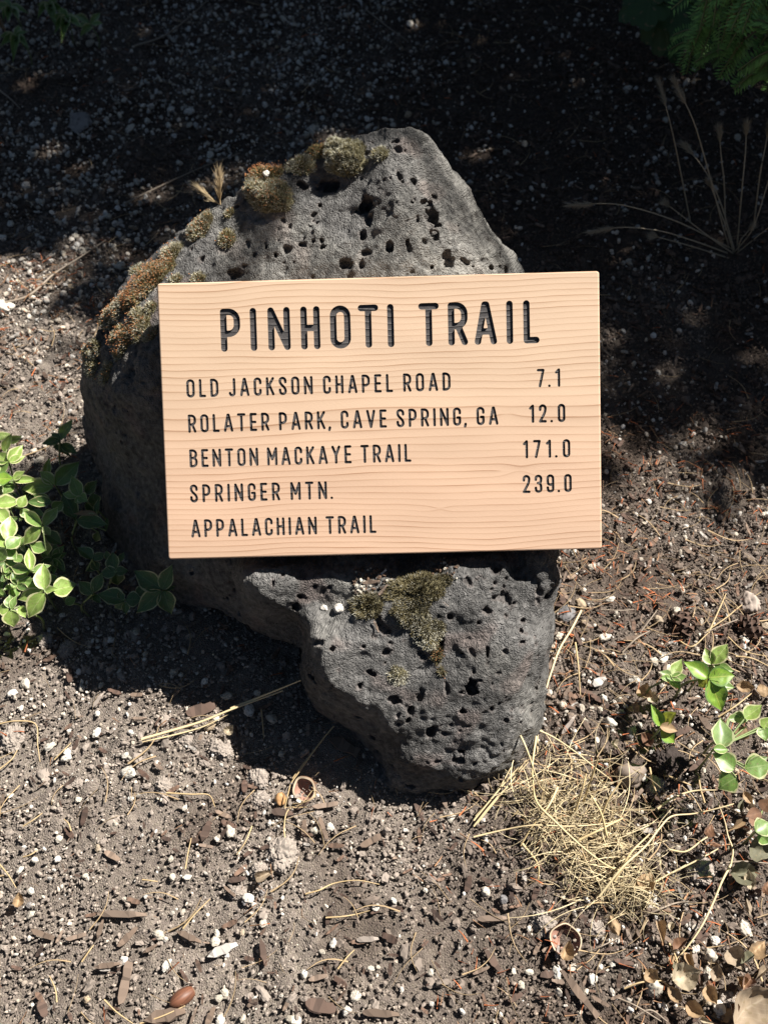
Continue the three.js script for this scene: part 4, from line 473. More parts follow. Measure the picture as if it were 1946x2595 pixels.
for (const a of [
  [...ZA(680, 240), 48, 50, .2, 0, .75, 'largest silvery moss cushion near the top of the rock', .62], [...ZA(445, 280), 36, 21, 0, .1, .7, 'small oval moss cushion left of the largest one at the top'], [...ZA(285, 440), 62, 42, -.5, .25, .7, 'large oval silvery moss cushion on the upper left slope', .6], [...ZA(855, 225), 19, 16, 0, 0, .6, 'small round moss tuft right of the largest cushion'], [...ZA(75, 660), 19, 22, 0, .3, .6, 'small lone moss tuft casting a shadow on the left face'],
  [...ZA(255, 315), 52, 26, -.35, 1, .2, 'orange capped moss patch on the skyline beside a white fleck'], [...ZA(545, 215), 24, 16, 0, .5, .1, 'brown mossy tuft behind the largest cushion'],
  [...Z2(700, 1130), 78, 36, .72, 1, .35, 'long orange capped moss bank touching the upper left corner of the board'], [...Z2(370, 1420), 44, 26, .7, .4, .7, 'silvery moss bank on the left edge below the orange bank'], [...Z2(250, 1560), 28, 24, .6, .3, .6, 'mossy tuft at the far left shoulder of the rock'], [...Z2(920, 860), 30, 20, .7, .3, .7, 'silver green moss tuft above the orange bank'], [...Z2(1190, 640), 40, 25, .75, .3, .7, 'silver green moss cushion below the foxtail heads'], [...Z2(1120, 545), 38, 15, .7, 1, .2, 'orange moss strip on the skyline below the foxtail heads'], [...Z2(880, 720), 36, 14, .62, 1, .3, 'thin orange moss strip on the left skyline'], [...Z2(610, 1015), 22, 14, .7, .2, .8, 'grey moss tuft on the left skyline above the orange bank'], [...Z2(960, 1110), 16, 12, 0, .2, .6, 'small moss tuft right of the orange bank above the board'], [...Z2(1170, 1105), 17, 12, 0, .1, .7, 'small moss tuft just above the top edge of the board'], [...Z2(1450, 510), 13, 9, .5, .1, .4, 'tiny green moss tuft below the oval cushion'],
  [...Z2(600, 1480), 26, 32, .3, .3, .5, 'loose brownish moss left of the board, upper patch'], [...Z2(500, 1690), 52, 26, .45, .6, .5, 'wide orange brown moss patch left of the board title'], [...Z2(740, 1370), 14, 14, 0, .2, .6, 'tiny moss tuft beside the left edge of the board'], [...Z2(735, 1620), 22, 18, .3, .2, .7, 'green moss tuft against the left edge of the board'], [...Z2(190, 1900), 26, 30, .4, .1, .6, 'grey moss on the lower left flank of the rock', .3, .6], [...Z2(330, 1960), 34, 24, .4, .1, .5, 'thin grey moss above the shaded left side of the rock', .25, .5], [...Z2(230, 1740), 22, 22, .5, .2, .6, 'mossy tuft on the left rim of the rock', .4],
  [...Z2(470, 1340), 48, 26, .75, .5, .75, 'silvery moss bank between the orange bank and the left shoulder'], [...Z2(640, 1560), 34, 22, .8, .4, .5, 'brownish moss tuft in the middle of the left shoulder'], [...Z2(420, 1640), 30, 22, .3, .5, .6, 'orange tipped moss at the lower left shoulder'], [...Z2(150, 1780), 22, 26, .3, .4, .6, 'moss tuft on the outermost left rim of the rock', .35], [...Z2(560, 1250), 40, 22, .75, 1, .4, 'orange moss running down from the board corner'],
  [...ZC(920, 180), 84, 50, .1, 0, .15, 'largest dark brown moss mat below the board', .3, .8], [...ZC(890, 300), 48, 42, 0, 0, .45, 'grey brown moss spreading down from the large mat', .3, .8], [...ZC(965, 410), 30, 44, .35, 0, .6, 'silvery moss tongue reaching down the rock crease', .35], [...ZC(665, 275), 44, 34, 0, 0, .3, 'round olive moss cushion beside the white pumice bits', .4], [...ZC(1030, 390), 18, 22, 0, 0, .5, 'small curled moss tuft at the end of the silvery tongue', .5], [...ZC(828, 632), 24, 24, 0, 0, .95, 'lone silvery moss rosette on the foot of the rock', .25, .45], [...ZC(1022, 525), 14, 22, 0, .6, .1, 'reddish green moss wisp in the crack of the rock', .3], [...ZC(1050, 610), 9, 10, 0, .2, .2, 'tiny moss wisp at the lower end of the crack', .3]]) moss(...a);

// ---------------------------------------------------------------- debris lying on the rock ledge
{ const r = rngOf(61); const spots = [[525, 285, 46, 'white pumice lump in the crease left of the olive moss'], [450, 283, 30, 'white pumice bit at the left end of the crease']]; for (const [x, y, w, label] of spots) { const h = rockHit(...ZC(x, y), rockSurf); if (!h) continue; const m = mesh('pumice_pebble', pebbleVars[Math.floor(r() * 7)], PM.white[2]); m.position.copy(fromABC(h[0], h[1], h[2] + .002)); m.scale.setScalar(w * .4943 * .72 * .6 / FPX); m.rotation.set(r() * 3, r() * 3, r() * 3); tag(m, label, 'pebble'); }
  { const h = rockHit(...ZA(278, 336), rockSurf); if (h) { const m = mesh('pumice_pebble', pebbleVars[2], PM.white[2]); m.position.copy(fromABC(h[0], h[1], h[2] + .006)); m.scale.setScalar(.0026); tag(m, 'tiny white fleck caught in the orange moss at the skyline', 'pebble'); } }
  for (const [x, y, l, an, mt, label] of [[745, 195, 80, .85, 2, 'pinkish wood splinter on the ledge beside the moss mat'], [740, 110, 70, .7, 4, 'pale sliver on the ledge just below the board'], [690, 150, 90, .1, 1, 'brown twig bit on the ledge below the board'], [715, 375, 60, -1.2, 2, 'tan splinter lodged in the pit below the olive moss'], [1070, 262, 36, -.7, 3, 'pale flake right of the moss mat']]) { const h = rockHit(...ZC(x, y), rockSurf); if (!h) continue; const m = mesh('wood_splinter', chipVars[mt % 5], chipMats[mt]); m.matrixAutoUpdate = true; m.setRotationFromMatrix(new THREE.Matrix4().makeBasis(EX.clone().multiplyScalar(Math.cos(an)).addScaledVector(EY, Math.sin(an)), N0, EX.clone().multiplyScalar(Math.sin(an)).addScaledVector(EY, -Math.cos(an)))); m.position.copy(fromABC(h[0], h[1], h[2] + .0018)); const L = l * .4943 * .6 / FPX; m.scale.set(L, L * .6, L * .8); tag(m, label, 'splinter'); }
  const im = new THREE.InstancedMesh(lumpGeo(9, 2, .4, 2.4, .7, true), new THREE.MeshStandardMaterial({ roughness: 1 }), 170), col = new THREE.Color(); let k = 0; for (let i = 0; i < 400 && k < 170; i++) { const x = r() < .75 ? rr(590, 800, r) : rr(1000, 1140, r), y = rr(80, 215, r) - (x > 900 ? 60 : 0), h = rockHit(...ZC(x, Math.max(30, y)), rockSurf); if (!h) continue; dummy.position.copy(fromABC(h[0], h[1], h[2] + .0006)); dummy.rotation.set(r() * 6, r() * 6, r() * 6); const s = .0005 + .0013 * r() ** 2; dummy.scale.set(s * 1.2, s, s); dummy.updateMatrix(); im.setMatrixAt(k, dummy.matrix); const w = r(); if (w < .22) col.setRGB(.42, .39, .33); else if (w < .55) col.setRGB(.12, .075, .05); else col.setRGB(.06, .045, .035); im.setColorAt(k, col); k++; } im.count = k; im.name = 'ledge_debris'; scene.add(im); tag(im, 'crumbs and grit gathered on the rock ledge below the board', null, null, 'stuff'); }

// ---------------------------------------------------------------- periwinkle (variegated) and other leaves
function leafGeo(seed, tipPow = .85, fold = .35, bend = .18, cup = 0, NT = 10, NS = 6) {
  const pos = [], uv = [], idx = []; for (let i = 0; i <= NT; i++) for (let j = 0; j <= NS; j++) { const t = i / NT, s = j / NS * 2 - 1, w = .5 * Math.pow(Math.max(0, Math.sin(Math.PI * Math.pow(t, tipPow))), t > .5 ? 1.2 : .8) * (1 + .05 * noise(t * 5, s, seed)), y = fold * Math.pow(Math.abs(s), 1.4) * w * .6 - bend * t * t + .16 * bend * t + .035 * noise(t * 4, s * 1.6, seed + 9) + .02 * noise(t * 9, s * 3, seed + 4) + cup * (t - .5) ** 2; pos.push(t, y, s * w); uv.push(t, j / NS); }
  for (let i = 0; i < NT; i++) for (let j = 0; j < NS; j++) { const a = i * (NS + 1) + j, b = a + NS + 1; idx.push(a, a + 1, b, b, a + 1, b + 1); }
  const g = new THREE.BufferGeometry(); g.setAttribute('position', new THREE.Float32BufferAttribute(pos, 3)); g.setAttribute('uv', new THREE.Float32BufferAttribute(uv, 2)); g.setIndex(idx); g.computeVertexNormals(); return g;
}
function leafTex(seed, main, vein, margin, mw) { return dataTex(160, 96, (x, y) => { const t = x / 160, s = Math.abs(y / 95 * 2 - 1), sv = Math.abs(((t - s * .38) * 7.5 + 20) % 1 - .5), m = s > 1 - mw - .10 * noise(t * 6, y > 48 ? 3 : 8, seed) || t > .965 ? 1 : 0, vn = Math.max(sstep(.07, .02, s), .55 * sstep(.09, .02, sv) * sstep(1, .5, s)), bl = .5 + .9 * fbm(t * 4, y / 30, seed, 3); const c = [0, 1, 2].map((k) => { let q = main[k] * (.75 + .5 * bl); q = lerp(q, vein[k], vn * .6); const spot = sstep(.36, .5, noise(t * 9 + seed, y / 11, 4)) * .55; q = lerp(q, [.20, .15, .07][k], spot); return toS(lerp(q, margin[k], m * .9)); }); return c; }, true); }
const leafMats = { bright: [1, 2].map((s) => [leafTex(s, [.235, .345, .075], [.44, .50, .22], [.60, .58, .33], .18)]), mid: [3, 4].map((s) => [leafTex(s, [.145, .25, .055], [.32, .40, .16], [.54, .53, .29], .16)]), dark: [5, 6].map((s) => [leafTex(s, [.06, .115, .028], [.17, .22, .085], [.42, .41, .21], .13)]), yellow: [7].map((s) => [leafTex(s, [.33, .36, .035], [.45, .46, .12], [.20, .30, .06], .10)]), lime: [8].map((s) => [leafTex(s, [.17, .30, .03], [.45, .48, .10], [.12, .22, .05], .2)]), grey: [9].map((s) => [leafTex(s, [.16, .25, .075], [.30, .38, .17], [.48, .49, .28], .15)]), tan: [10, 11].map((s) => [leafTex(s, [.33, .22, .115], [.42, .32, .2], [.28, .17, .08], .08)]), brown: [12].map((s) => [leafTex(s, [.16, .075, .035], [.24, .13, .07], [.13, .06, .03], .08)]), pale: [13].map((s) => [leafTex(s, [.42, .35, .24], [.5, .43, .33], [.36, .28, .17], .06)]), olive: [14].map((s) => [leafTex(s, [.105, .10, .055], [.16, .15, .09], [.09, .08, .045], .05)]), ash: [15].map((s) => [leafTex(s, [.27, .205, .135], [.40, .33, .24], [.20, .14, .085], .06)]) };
for (const k in leafMats) leafMats[k] = leafMats[k].map(([map]) => new THREE.MeshPhysicalMaterial({ map, roughness: /tan|brown|pale|olive|ash/.test(k) ? .75 : .46, side: THREE.DoubleSide, transmission: /dark/.test(k) ? .12 : .25, thickness: 0 }));
const leafVars = [leafGeo(1), leafGeo(2, .8, .5, .26), leafGeo(3, .95, .28, .12), leafGeo(4, .8, .42, .05, .2)];
const crinkle = (g, k) => { const p = g.attributes.position; for (let i = 0; i < p.count; i++) { const x = p.getX(i), z = p.getZ(i); p.setY(i, p.getY(i) + .09 * noise(x * 3.3, z * 3.3, k) + .05 * noise(x * 8, z * 8, k + 4)); p.setZ(i, z * (1 + .22 * noise(x * 5, Math.sign(z) * 3, k))); p.setX(i, x + .05 * noise(x * 4, z * 6, k + 8)); } g.computeVertexNormals(); return g; };
const dryVars = [crinkle(leafGeo(11, .8, 1.3, -.2, .5, 16, 10), 1), crinkle(leafGeo(12, .85, -.8, .45, .5, 16, 10), 2), crinkle(leafGeo(13, .75, 1.7, .5, 0, 16, 10), 3), crinkle(leafGeo(14, .9, .7, -.15, 1.2, 16, 10), 4)];
const leafR = rngOf(404);
function leafMesh(parent, P0, P1, width, kind, vars = leafVars, name = 'leaf', roll = .35) {
  const o = parent === scene ? V(0, 0, 0) : parent.position, d = P1.clone().sub(P0), L = d.length(), dir = d.clone().normalize(), up = CAM.clone().sub(P0).normalize().multiplyScalar(.55).add(V(0, .75, 0)).add(V(rr(-roll, roll, leafR), 0, rr(-roll, roll, leafR))); up.addScaledVector(dir, -up.dot(dir)).normalize(); const side = V(0, 0, 0).crossVectors(dir, up);
  const ms = leafMats[kind], m = mesh(name, vars[Math.floor(leafR() * vars.length)], ms[Math.floor(leafR() * ms.length)], parent); m.setRotationFromMatrix(new THREE.Matrix4().makeBasis(dir, up, side)); m.position.copy(P0).sub(o); m.scale.set(L, L, width); return m;
}
// sprig: leaves as [base x, base y, tip x, tip y, width, kind, base height, tip height] in an enlarged view's pixels
const stemMat = vcMat(.7);
function sprig(Z, zs, leaves, label, grp, h = .035, name = 'periwinkle_shoot') {
  const b0 = Z(leaves[0][0], leaves[0][1]), top = atHeight(...b0, h), foot = V(top.x + rr(-.012, .012, leafR), gh(top.x, top.z), top.z + rr(-.015, .008, leafR)), g = group(name, foot); tag(g, label, 'plant', grp);
  const T = new Tri(); stalk(T, [V(0, 0, 0), V(rr(-.004, .004, leafR), h * .5, 0), top.clone().sub(foot)], .0011, .0008, [.12, .13, .06], [.2, .26, .1]); let topmost = top;
  for (const [x0, y0, x1, y1, w, kind, hb = h, ht = h + .004] of leaves) { const P0 = atHeight(...Z(x0, y0), hb), P1 = atHeight(...Z(x1, y1), ht), wd = w * zs * pixelOf(P0)[2] / FPX * 1.1; leafMesh(g, P0, P1, wd, kind); if (P0.distanceTo(top) > .002) stalk(T, [top.clone().sub(foot), P0.clone().sub(foot)], .0007, .0006, [.2, .26, .1], [.2, .26, .1], 4, 2); }
  mesh('stem', T.geo(true), stemMat, g); return g;
}
const ls = .3918;
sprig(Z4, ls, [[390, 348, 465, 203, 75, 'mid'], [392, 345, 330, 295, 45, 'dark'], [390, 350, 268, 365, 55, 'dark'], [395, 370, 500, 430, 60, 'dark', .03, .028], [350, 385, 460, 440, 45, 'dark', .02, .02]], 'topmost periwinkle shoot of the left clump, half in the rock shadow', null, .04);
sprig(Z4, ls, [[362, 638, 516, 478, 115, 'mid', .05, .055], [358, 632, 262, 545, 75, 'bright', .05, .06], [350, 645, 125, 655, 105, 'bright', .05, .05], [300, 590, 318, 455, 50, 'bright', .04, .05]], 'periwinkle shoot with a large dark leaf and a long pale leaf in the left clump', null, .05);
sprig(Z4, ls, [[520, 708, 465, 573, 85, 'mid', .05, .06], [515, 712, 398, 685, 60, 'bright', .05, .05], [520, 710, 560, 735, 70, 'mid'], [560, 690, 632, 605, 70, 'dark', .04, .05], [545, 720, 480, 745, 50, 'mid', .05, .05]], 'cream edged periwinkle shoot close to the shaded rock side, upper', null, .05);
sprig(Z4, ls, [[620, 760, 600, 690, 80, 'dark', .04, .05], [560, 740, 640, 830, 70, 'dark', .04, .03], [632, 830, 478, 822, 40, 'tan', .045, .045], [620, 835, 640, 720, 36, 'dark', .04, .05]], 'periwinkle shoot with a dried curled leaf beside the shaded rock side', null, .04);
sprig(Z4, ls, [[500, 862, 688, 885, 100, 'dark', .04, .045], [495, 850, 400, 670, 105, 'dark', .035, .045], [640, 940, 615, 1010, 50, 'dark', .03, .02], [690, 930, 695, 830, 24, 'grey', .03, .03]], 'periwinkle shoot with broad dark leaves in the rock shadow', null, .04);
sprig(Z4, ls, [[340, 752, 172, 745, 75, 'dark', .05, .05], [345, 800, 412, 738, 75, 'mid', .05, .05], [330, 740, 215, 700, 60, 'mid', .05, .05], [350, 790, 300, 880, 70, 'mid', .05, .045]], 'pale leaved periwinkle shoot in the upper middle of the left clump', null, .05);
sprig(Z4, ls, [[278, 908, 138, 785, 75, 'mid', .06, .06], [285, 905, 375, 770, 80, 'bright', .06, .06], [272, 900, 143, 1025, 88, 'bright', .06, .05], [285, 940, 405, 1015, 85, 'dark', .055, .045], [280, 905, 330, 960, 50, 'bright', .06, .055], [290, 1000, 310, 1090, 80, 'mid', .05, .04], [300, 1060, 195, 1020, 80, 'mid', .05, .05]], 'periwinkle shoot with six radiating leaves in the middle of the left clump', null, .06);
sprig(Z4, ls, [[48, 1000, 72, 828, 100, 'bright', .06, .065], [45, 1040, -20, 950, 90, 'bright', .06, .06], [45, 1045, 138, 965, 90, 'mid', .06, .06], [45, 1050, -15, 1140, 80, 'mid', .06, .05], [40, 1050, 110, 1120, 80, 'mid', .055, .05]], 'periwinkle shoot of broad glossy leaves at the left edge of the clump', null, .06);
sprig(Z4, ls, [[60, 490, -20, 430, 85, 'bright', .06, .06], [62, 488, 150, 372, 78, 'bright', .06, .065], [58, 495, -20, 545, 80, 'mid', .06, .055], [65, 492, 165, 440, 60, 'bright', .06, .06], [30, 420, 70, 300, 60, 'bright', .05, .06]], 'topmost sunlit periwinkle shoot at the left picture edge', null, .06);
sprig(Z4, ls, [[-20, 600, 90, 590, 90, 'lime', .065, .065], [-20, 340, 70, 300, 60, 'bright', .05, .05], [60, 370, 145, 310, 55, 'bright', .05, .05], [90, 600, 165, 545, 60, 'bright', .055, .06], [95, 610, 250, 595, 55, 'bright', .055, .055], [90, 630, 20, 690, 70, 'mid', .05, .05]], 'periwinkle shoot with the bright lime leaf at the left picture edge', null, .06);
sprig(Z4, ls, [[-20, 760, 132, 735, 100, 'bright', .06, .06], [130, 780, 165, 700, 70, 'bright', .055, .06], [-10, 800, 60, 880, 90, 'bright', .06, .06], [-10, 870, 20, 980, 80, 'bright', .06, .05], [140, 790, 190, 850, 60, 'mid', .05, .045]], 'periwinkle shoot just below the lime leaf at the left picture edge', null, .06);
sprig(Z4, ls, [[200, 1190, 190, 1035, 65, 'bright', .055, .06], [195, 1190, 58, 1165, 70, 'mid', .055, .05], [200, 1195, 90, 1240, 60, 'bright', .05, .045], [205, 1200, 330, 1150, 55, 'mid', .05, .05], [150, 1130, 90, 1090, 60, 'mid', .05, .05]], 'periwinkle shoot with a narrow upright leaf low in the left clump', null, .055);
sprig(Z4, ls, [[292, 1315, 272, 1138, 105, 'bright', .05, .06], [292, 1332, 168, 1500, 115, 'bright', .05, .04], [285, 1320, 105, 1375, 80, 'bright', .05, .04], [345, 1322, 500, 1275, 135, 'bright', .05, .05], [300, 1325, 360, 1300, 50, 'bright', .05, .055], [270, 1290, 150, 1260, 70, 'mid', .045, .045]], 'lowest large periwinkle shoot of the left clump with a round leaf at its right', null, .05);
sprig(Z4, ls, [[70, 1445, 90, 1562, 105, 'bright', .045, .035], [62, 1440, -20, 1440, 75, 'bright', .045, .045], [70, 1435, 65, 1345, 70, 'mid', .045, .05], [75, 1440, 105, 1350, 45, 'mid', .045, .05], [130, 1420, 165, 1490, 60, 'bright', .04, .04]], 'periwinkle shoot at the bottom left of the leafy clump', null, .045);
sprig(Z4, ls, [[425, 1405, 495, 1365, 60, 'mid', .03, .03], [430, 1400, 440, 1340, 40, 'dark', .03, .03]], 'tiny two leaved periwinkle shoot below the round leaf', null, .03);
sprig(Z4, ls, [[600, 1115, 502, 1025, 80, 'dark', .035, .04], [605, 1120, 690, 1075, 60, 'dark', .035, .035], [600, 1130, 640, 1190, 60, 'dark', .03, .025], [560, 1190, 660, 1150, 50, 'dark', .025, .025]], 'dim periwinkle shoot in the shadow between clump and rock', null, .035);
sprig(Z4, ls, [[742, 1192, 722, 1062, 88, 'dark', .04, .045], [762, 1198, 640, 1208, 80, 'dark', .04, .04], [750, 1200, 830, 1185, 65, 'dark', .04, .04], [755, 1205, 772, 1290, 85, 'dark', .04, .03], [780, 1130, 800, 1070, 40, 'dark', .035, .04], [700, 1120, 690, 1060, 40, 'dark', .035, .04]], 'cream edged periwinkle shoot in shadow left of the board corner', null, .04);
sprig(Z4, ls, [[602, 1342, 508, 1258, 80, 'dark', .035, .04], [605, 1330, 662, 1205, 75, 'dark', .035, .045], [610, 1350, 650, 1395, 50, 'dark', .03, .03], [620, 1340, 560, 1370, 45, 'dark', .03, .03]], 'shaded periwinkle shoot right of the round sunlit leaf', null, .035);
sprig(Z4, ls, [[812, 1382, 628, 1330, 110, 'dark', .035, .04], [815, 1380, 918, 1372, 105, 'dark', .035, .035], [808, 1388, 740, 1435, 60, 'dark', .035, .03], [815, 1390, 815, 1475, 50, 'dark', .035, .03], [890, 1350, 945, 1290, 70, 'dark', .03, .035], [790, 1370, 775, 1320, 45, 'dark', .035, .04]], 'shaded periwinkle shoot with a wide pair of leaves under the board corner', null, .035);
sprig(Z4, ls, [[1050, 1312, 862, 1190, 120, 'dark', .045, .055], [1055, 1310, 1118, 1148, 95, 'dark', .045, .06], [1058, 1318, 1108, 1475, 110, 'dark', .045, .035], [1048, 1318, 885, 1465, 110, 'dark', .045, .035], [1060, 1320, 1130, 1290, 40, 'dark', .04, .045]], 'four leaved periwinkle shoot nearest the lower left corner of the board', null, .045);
{ const r = rngOf(818); for (let i = 0; i < 13; i++) { const x = rr(-60, 420, r), y = rr(520, 1350, r), L = []; for (let k = 0; k < 5; k++) { const a = k * 1.256 + r(), q = rr(70, 120, r); L.push([x, y, x + Math.cos(a) * q, y + Math.sin(a) * q, q * .55, r() < .4 ? 'mid' : 'dark', .022, .028]); } sprig(Z4, ls, L, 'small periwinkle shoot half hidden under the sunlit clump at the left edge', 'low periwinkle shoots under the sunlit clump', .022); } }
{ const r = rngOf(929); for (let i = 0; i < 9; i++) { const u = -110 + 250 * (i % 3) / 2 + rr(-30, 30, r), v = -30 + 55 * Math.floor(i / 3) + rr(-20, 20, r) - (i % 3 === 2 ? 25 : 0), L = []; for (let k = 0; k < 6; k++) { const a = k * 1.05 + r(), q = rr(24, 46, r); L.push([u, v, u + Math.cos(a) * q, v + Math.sin(a) * q, q * .5, r() < .3 ? 'mid' : 'grey', .04, .05]); } sprig((x, y) => [x, y], 1, L, 'dim periwinkle shoot in the shaded top left corner', 'periwinkle shoots in the shaded top left corner', .04); } sprig((x, y) => [x, y], 1, [[228, 60, 185, 30, 18, 'grey'], [230, 62, 255, 28, 16, 'grey'], [228, 66, 190, 62, 16, 'grey'], [232, 66, 205, 85, 18, 'grey'], [236, 62, 262, 60, 16, 'mid']], 'separate pale green shoot in the shade right of the top left corner plants', null, .03); }
const rs = .495;
sprig(Z5, rs, [[1008, 440, 960, 405, 55, 'grey'], [1010, 438, 1066, 342, 60, 'bright'], [1012, 442, 1092, 430, 52, 'mid'], [1010, 448, 1055, 490, 60, 'mid'], [1005, 445, 955, 440, 40, 'mid']], 'small grey green periwinkle shoot left of the bright star shaped one', null, .04);
sprig(Z5, rs, [[1198, 440, 1082, 350, 85, 'lime', .055, .06], [1200, 440, 1338, 425, 95, 'lime', .055, .06], [1205, 450, 1278, 615, 105, 'lime', .055, .045], [1195, 445, 1148, 485, 60, 'yellow', .055, .05], [1205, 460, 1340, 488, 60, 'mid', .05, .05], [1200, 438, 1225, 375, 60, 'mid', .05, .06]], 'bright star shaped yellow green periwinkle shoot at the right', null, .055);
sprig(Z5, rs, [[1215, 372, 1184, 286, 60, 'bright', .05, .055], [1220, 370, 1298, 265, 80, 'bright', .05, .06], [1225, 375, 1335, 405, 50, 'mid', .05, .05]], 'pale periwinkle shoot behind the star shaped one', null, .05);
sprig(Z5, rs, [[958, 688, 914, 578, 55, 'lime', .035, .045], [962, 672, 1032, 615, 60, 'yellow', .035, .045], [955, 705, 1038, 775, 72, 'lime', .035, .03], [950, 690, 1050, 708, 50, 'tan', .038, .038]], 'young yellow green shoot of four leaves in the mulch', null, .035);
sprig(Z5, rs, [[1262, 800, 1275, 640, 110, 'grey', .05, .055], [1300, 650, 1372, 640, 40, 'grey', .05, .05], [1310, 645, 1422, 640, 60, 'grey', .05, .05], [1385, 650, 1475, 578, 80, 'bright', .055, .06], [1392, 690, 1348, 762, 70, 'tan', .05, .045]], 'upper greyish periwinkle shoot at the right edge', null, .05);
sprig(Z5, rs, [[1225, 805, 1310, 805, 50, 'mid', .055, .055], [1335, 905, 1232, 825, 100, 'mid', .05, .055], [1342, 950, 1250, 1005, 110, 'mid', .05, .045], [1385, 905, 1520, 880, 120, 'mid', .05, .055], [1395, 895, 1510, 845, 60, 'grey', .05, .055], [1480, 700, 1520, 640, 80, 'bright', .05, .055], [1470, 690, 1500, 760, 70, 'mid', .05, .05]], 'lower periwinkle shoot with broad leaves at the right edge', null, .05);
sprig(Z5, rs, [[1440, 1228, 1520, 1175, 90, 'grey', .05, .05], [1450, 1240, 1515, 1290, 60, 'mid', .045, .04], [1470, 1130, 1390, 1150, 60, 'brown', .05, .05], [1475, 1120, 1520, 1060, 70, 'brown', .05, .055]], 'green and brown leaved shoot at the right edge below the straws', null, .05);
// dry leaves on the ground
function dryLeaf(u0, v0, u1, v1, wpx, kind, label, lift = .006, vi) { const P0 = onGround(u0, v0, lift), P1 = onGround(u1, v1, lift + .004), L = leafMesh(scene, P0, P1, wpx * pixelOf(P0)[2] / FPX, kind, vi === undefined ? dryVars : [dryVars[vi]], 'dry_leaf'); L.material.side = THREE.DoubleSide; tag(L, label, 'leaf'); }
for (const [x0, y0, x1, y1, w, k, label, vi] of [[1015, 1990, 1165, 1940, 130, 'pale', 'broad pale tan dry leaf, upper of the bottom right pile'], [1010, 2080, 1060, 2030, 90, 'tan', 'curled tan dry leaf below the broad pale one'], [1085, 2110, 1190, 2180, 80, 'tan', 'folded tan leaf at the bottom of the pile'], [1300, 1830, 1380, 1930, 110, 'ash', 'greyish curled leaf in the bottom right pile'], [1410, 1860, 1500, 1790, 80, 'tan', 'tan curled leaf at the right edge of the pile'], [1290, 2200, 1540, 2030, 210, 'ash', 'largest veined leaf in the bottom right corner'], [1310, 1440, 1475, 1440, 115, 'olive', 'oval olive brown leaf in the shade at right', 2], [1410, 1300, 1530, 1350, 130, 'olive', 'dark olive leaf against the right edge'], [1480, 1540, 1520, 1480, 60, 'brown', 'small brown leaf at the right edge'], [845, 500, 920, 555, 80, 'tan', 'tan dry leaf below the small grey green shoot', 0], [890, 560, 930, 510, 60, 'pale', 'pale dry leaf curled beside the tan one'], [800, 590, 850, 630, 60, 'tan', 'dry leaf in the mulch below the two curled leaves'], [875, 1530, 905, 1430, 90, 'tan', 'tan dry leaf in the lower part of the grass clump'], [940, 1690, 975, 1790, 50, 'tan', 'narrow tan dry leaf below the grass clump'], [700, 1660, 735, 1750, 60, 'tan', 'dry leaf standing below the grass clump'], [1340, 480, 1440, 490, 60, 'tan', 'tan dry leaf right of the star shaped shoot'], [1450, 510, 1510, 490, 70, 'tan', 'dry leaf at the right edge beside the star shaped shoot'], [870, 780, 930, 740, 80, 'brown', 'brown dry leaf under the yellow green shoot'], [1230, 1990, 1260, 1900, 60, 'ash', 'narrow ashy leaf above the bottom right pile'], [1180, 1240, 1230, 1190, 60, 'brown', 'brown leaf bit between the crossing straws'], [1380, 2010, 1330, 1960, 60, 'tan', 'small tan leaf between the ashy leaf and the corner leaf'], [880, 1985, 950, 1935, 70, 'tan', 'tan leaf above the largest pumice lump'], [730, 790, 690, 770, 50, 'pale', 'pale leaf scrap beside the orange needles']]) { const a = Z5(x0, y0), b = Z5(x1, y1); dryLeaf(...a, ...b, w * rs, k, label, .008, vi); }
{ const r = rngOf(5150), kinds = ['tan', 'brown', 'ash', 'brown', 'olive', 'pale', 'tan']; for (let i = 0; i < 26; i++) { const low = i < 16, u = low ? rr(1690, 1960, r) : rr(1800, 1960, r), v = low ? rr(2330, 2610, r) : rr(1990, 2300, r), an = r() * 6.283, l = rr(24, 62, r); const P0 = onGround(u, v, rr(.004, .012, r)), P1 = onGround(u + Math.cos(an) * l, v + Math.sin(an) * l, rr(.004, .016, r)), m = leafMesh(scene, P0, P1, l * rr(.4, .65, r) * pixelOf(P0)[2] / FPX, kinds[i % 7], dryVars, 'dry_leaf', .8); tag(m, low ? 'small dry leaf in the litter of the bottom right corner' : 'small dry leaf in the litter along the right edge', 'leaf', low ? 'dry leaf litter in the bottom right corner' : 'dry leaf litter along the right edge'); } }
dryLeaf(...Z4(345, 1150), ...Z4(235, 1105), 26, 'tan', 'orange tan dry leaf in the shadow under the left clump'); dryLeaf(10, 62, 22, 95, 22, 'tan', 'tan dry leaf in the top left corner', .03); dryLeaf(...Z6(75, 910), ...Z6(82, 840), 26, 'tan', 'small tan leaf scrap near the left edge'); dryLeaf(...Z6(950, 180), ...Z6(985, 140), 24, 'pale', 'cream leaf scrap at the end of the long straw stalk'); dryLeaf(...Z6(1075, 790), ...Z6(1150, 760), 26, 'ash', 'grey curled leaf scrap below the large clod');
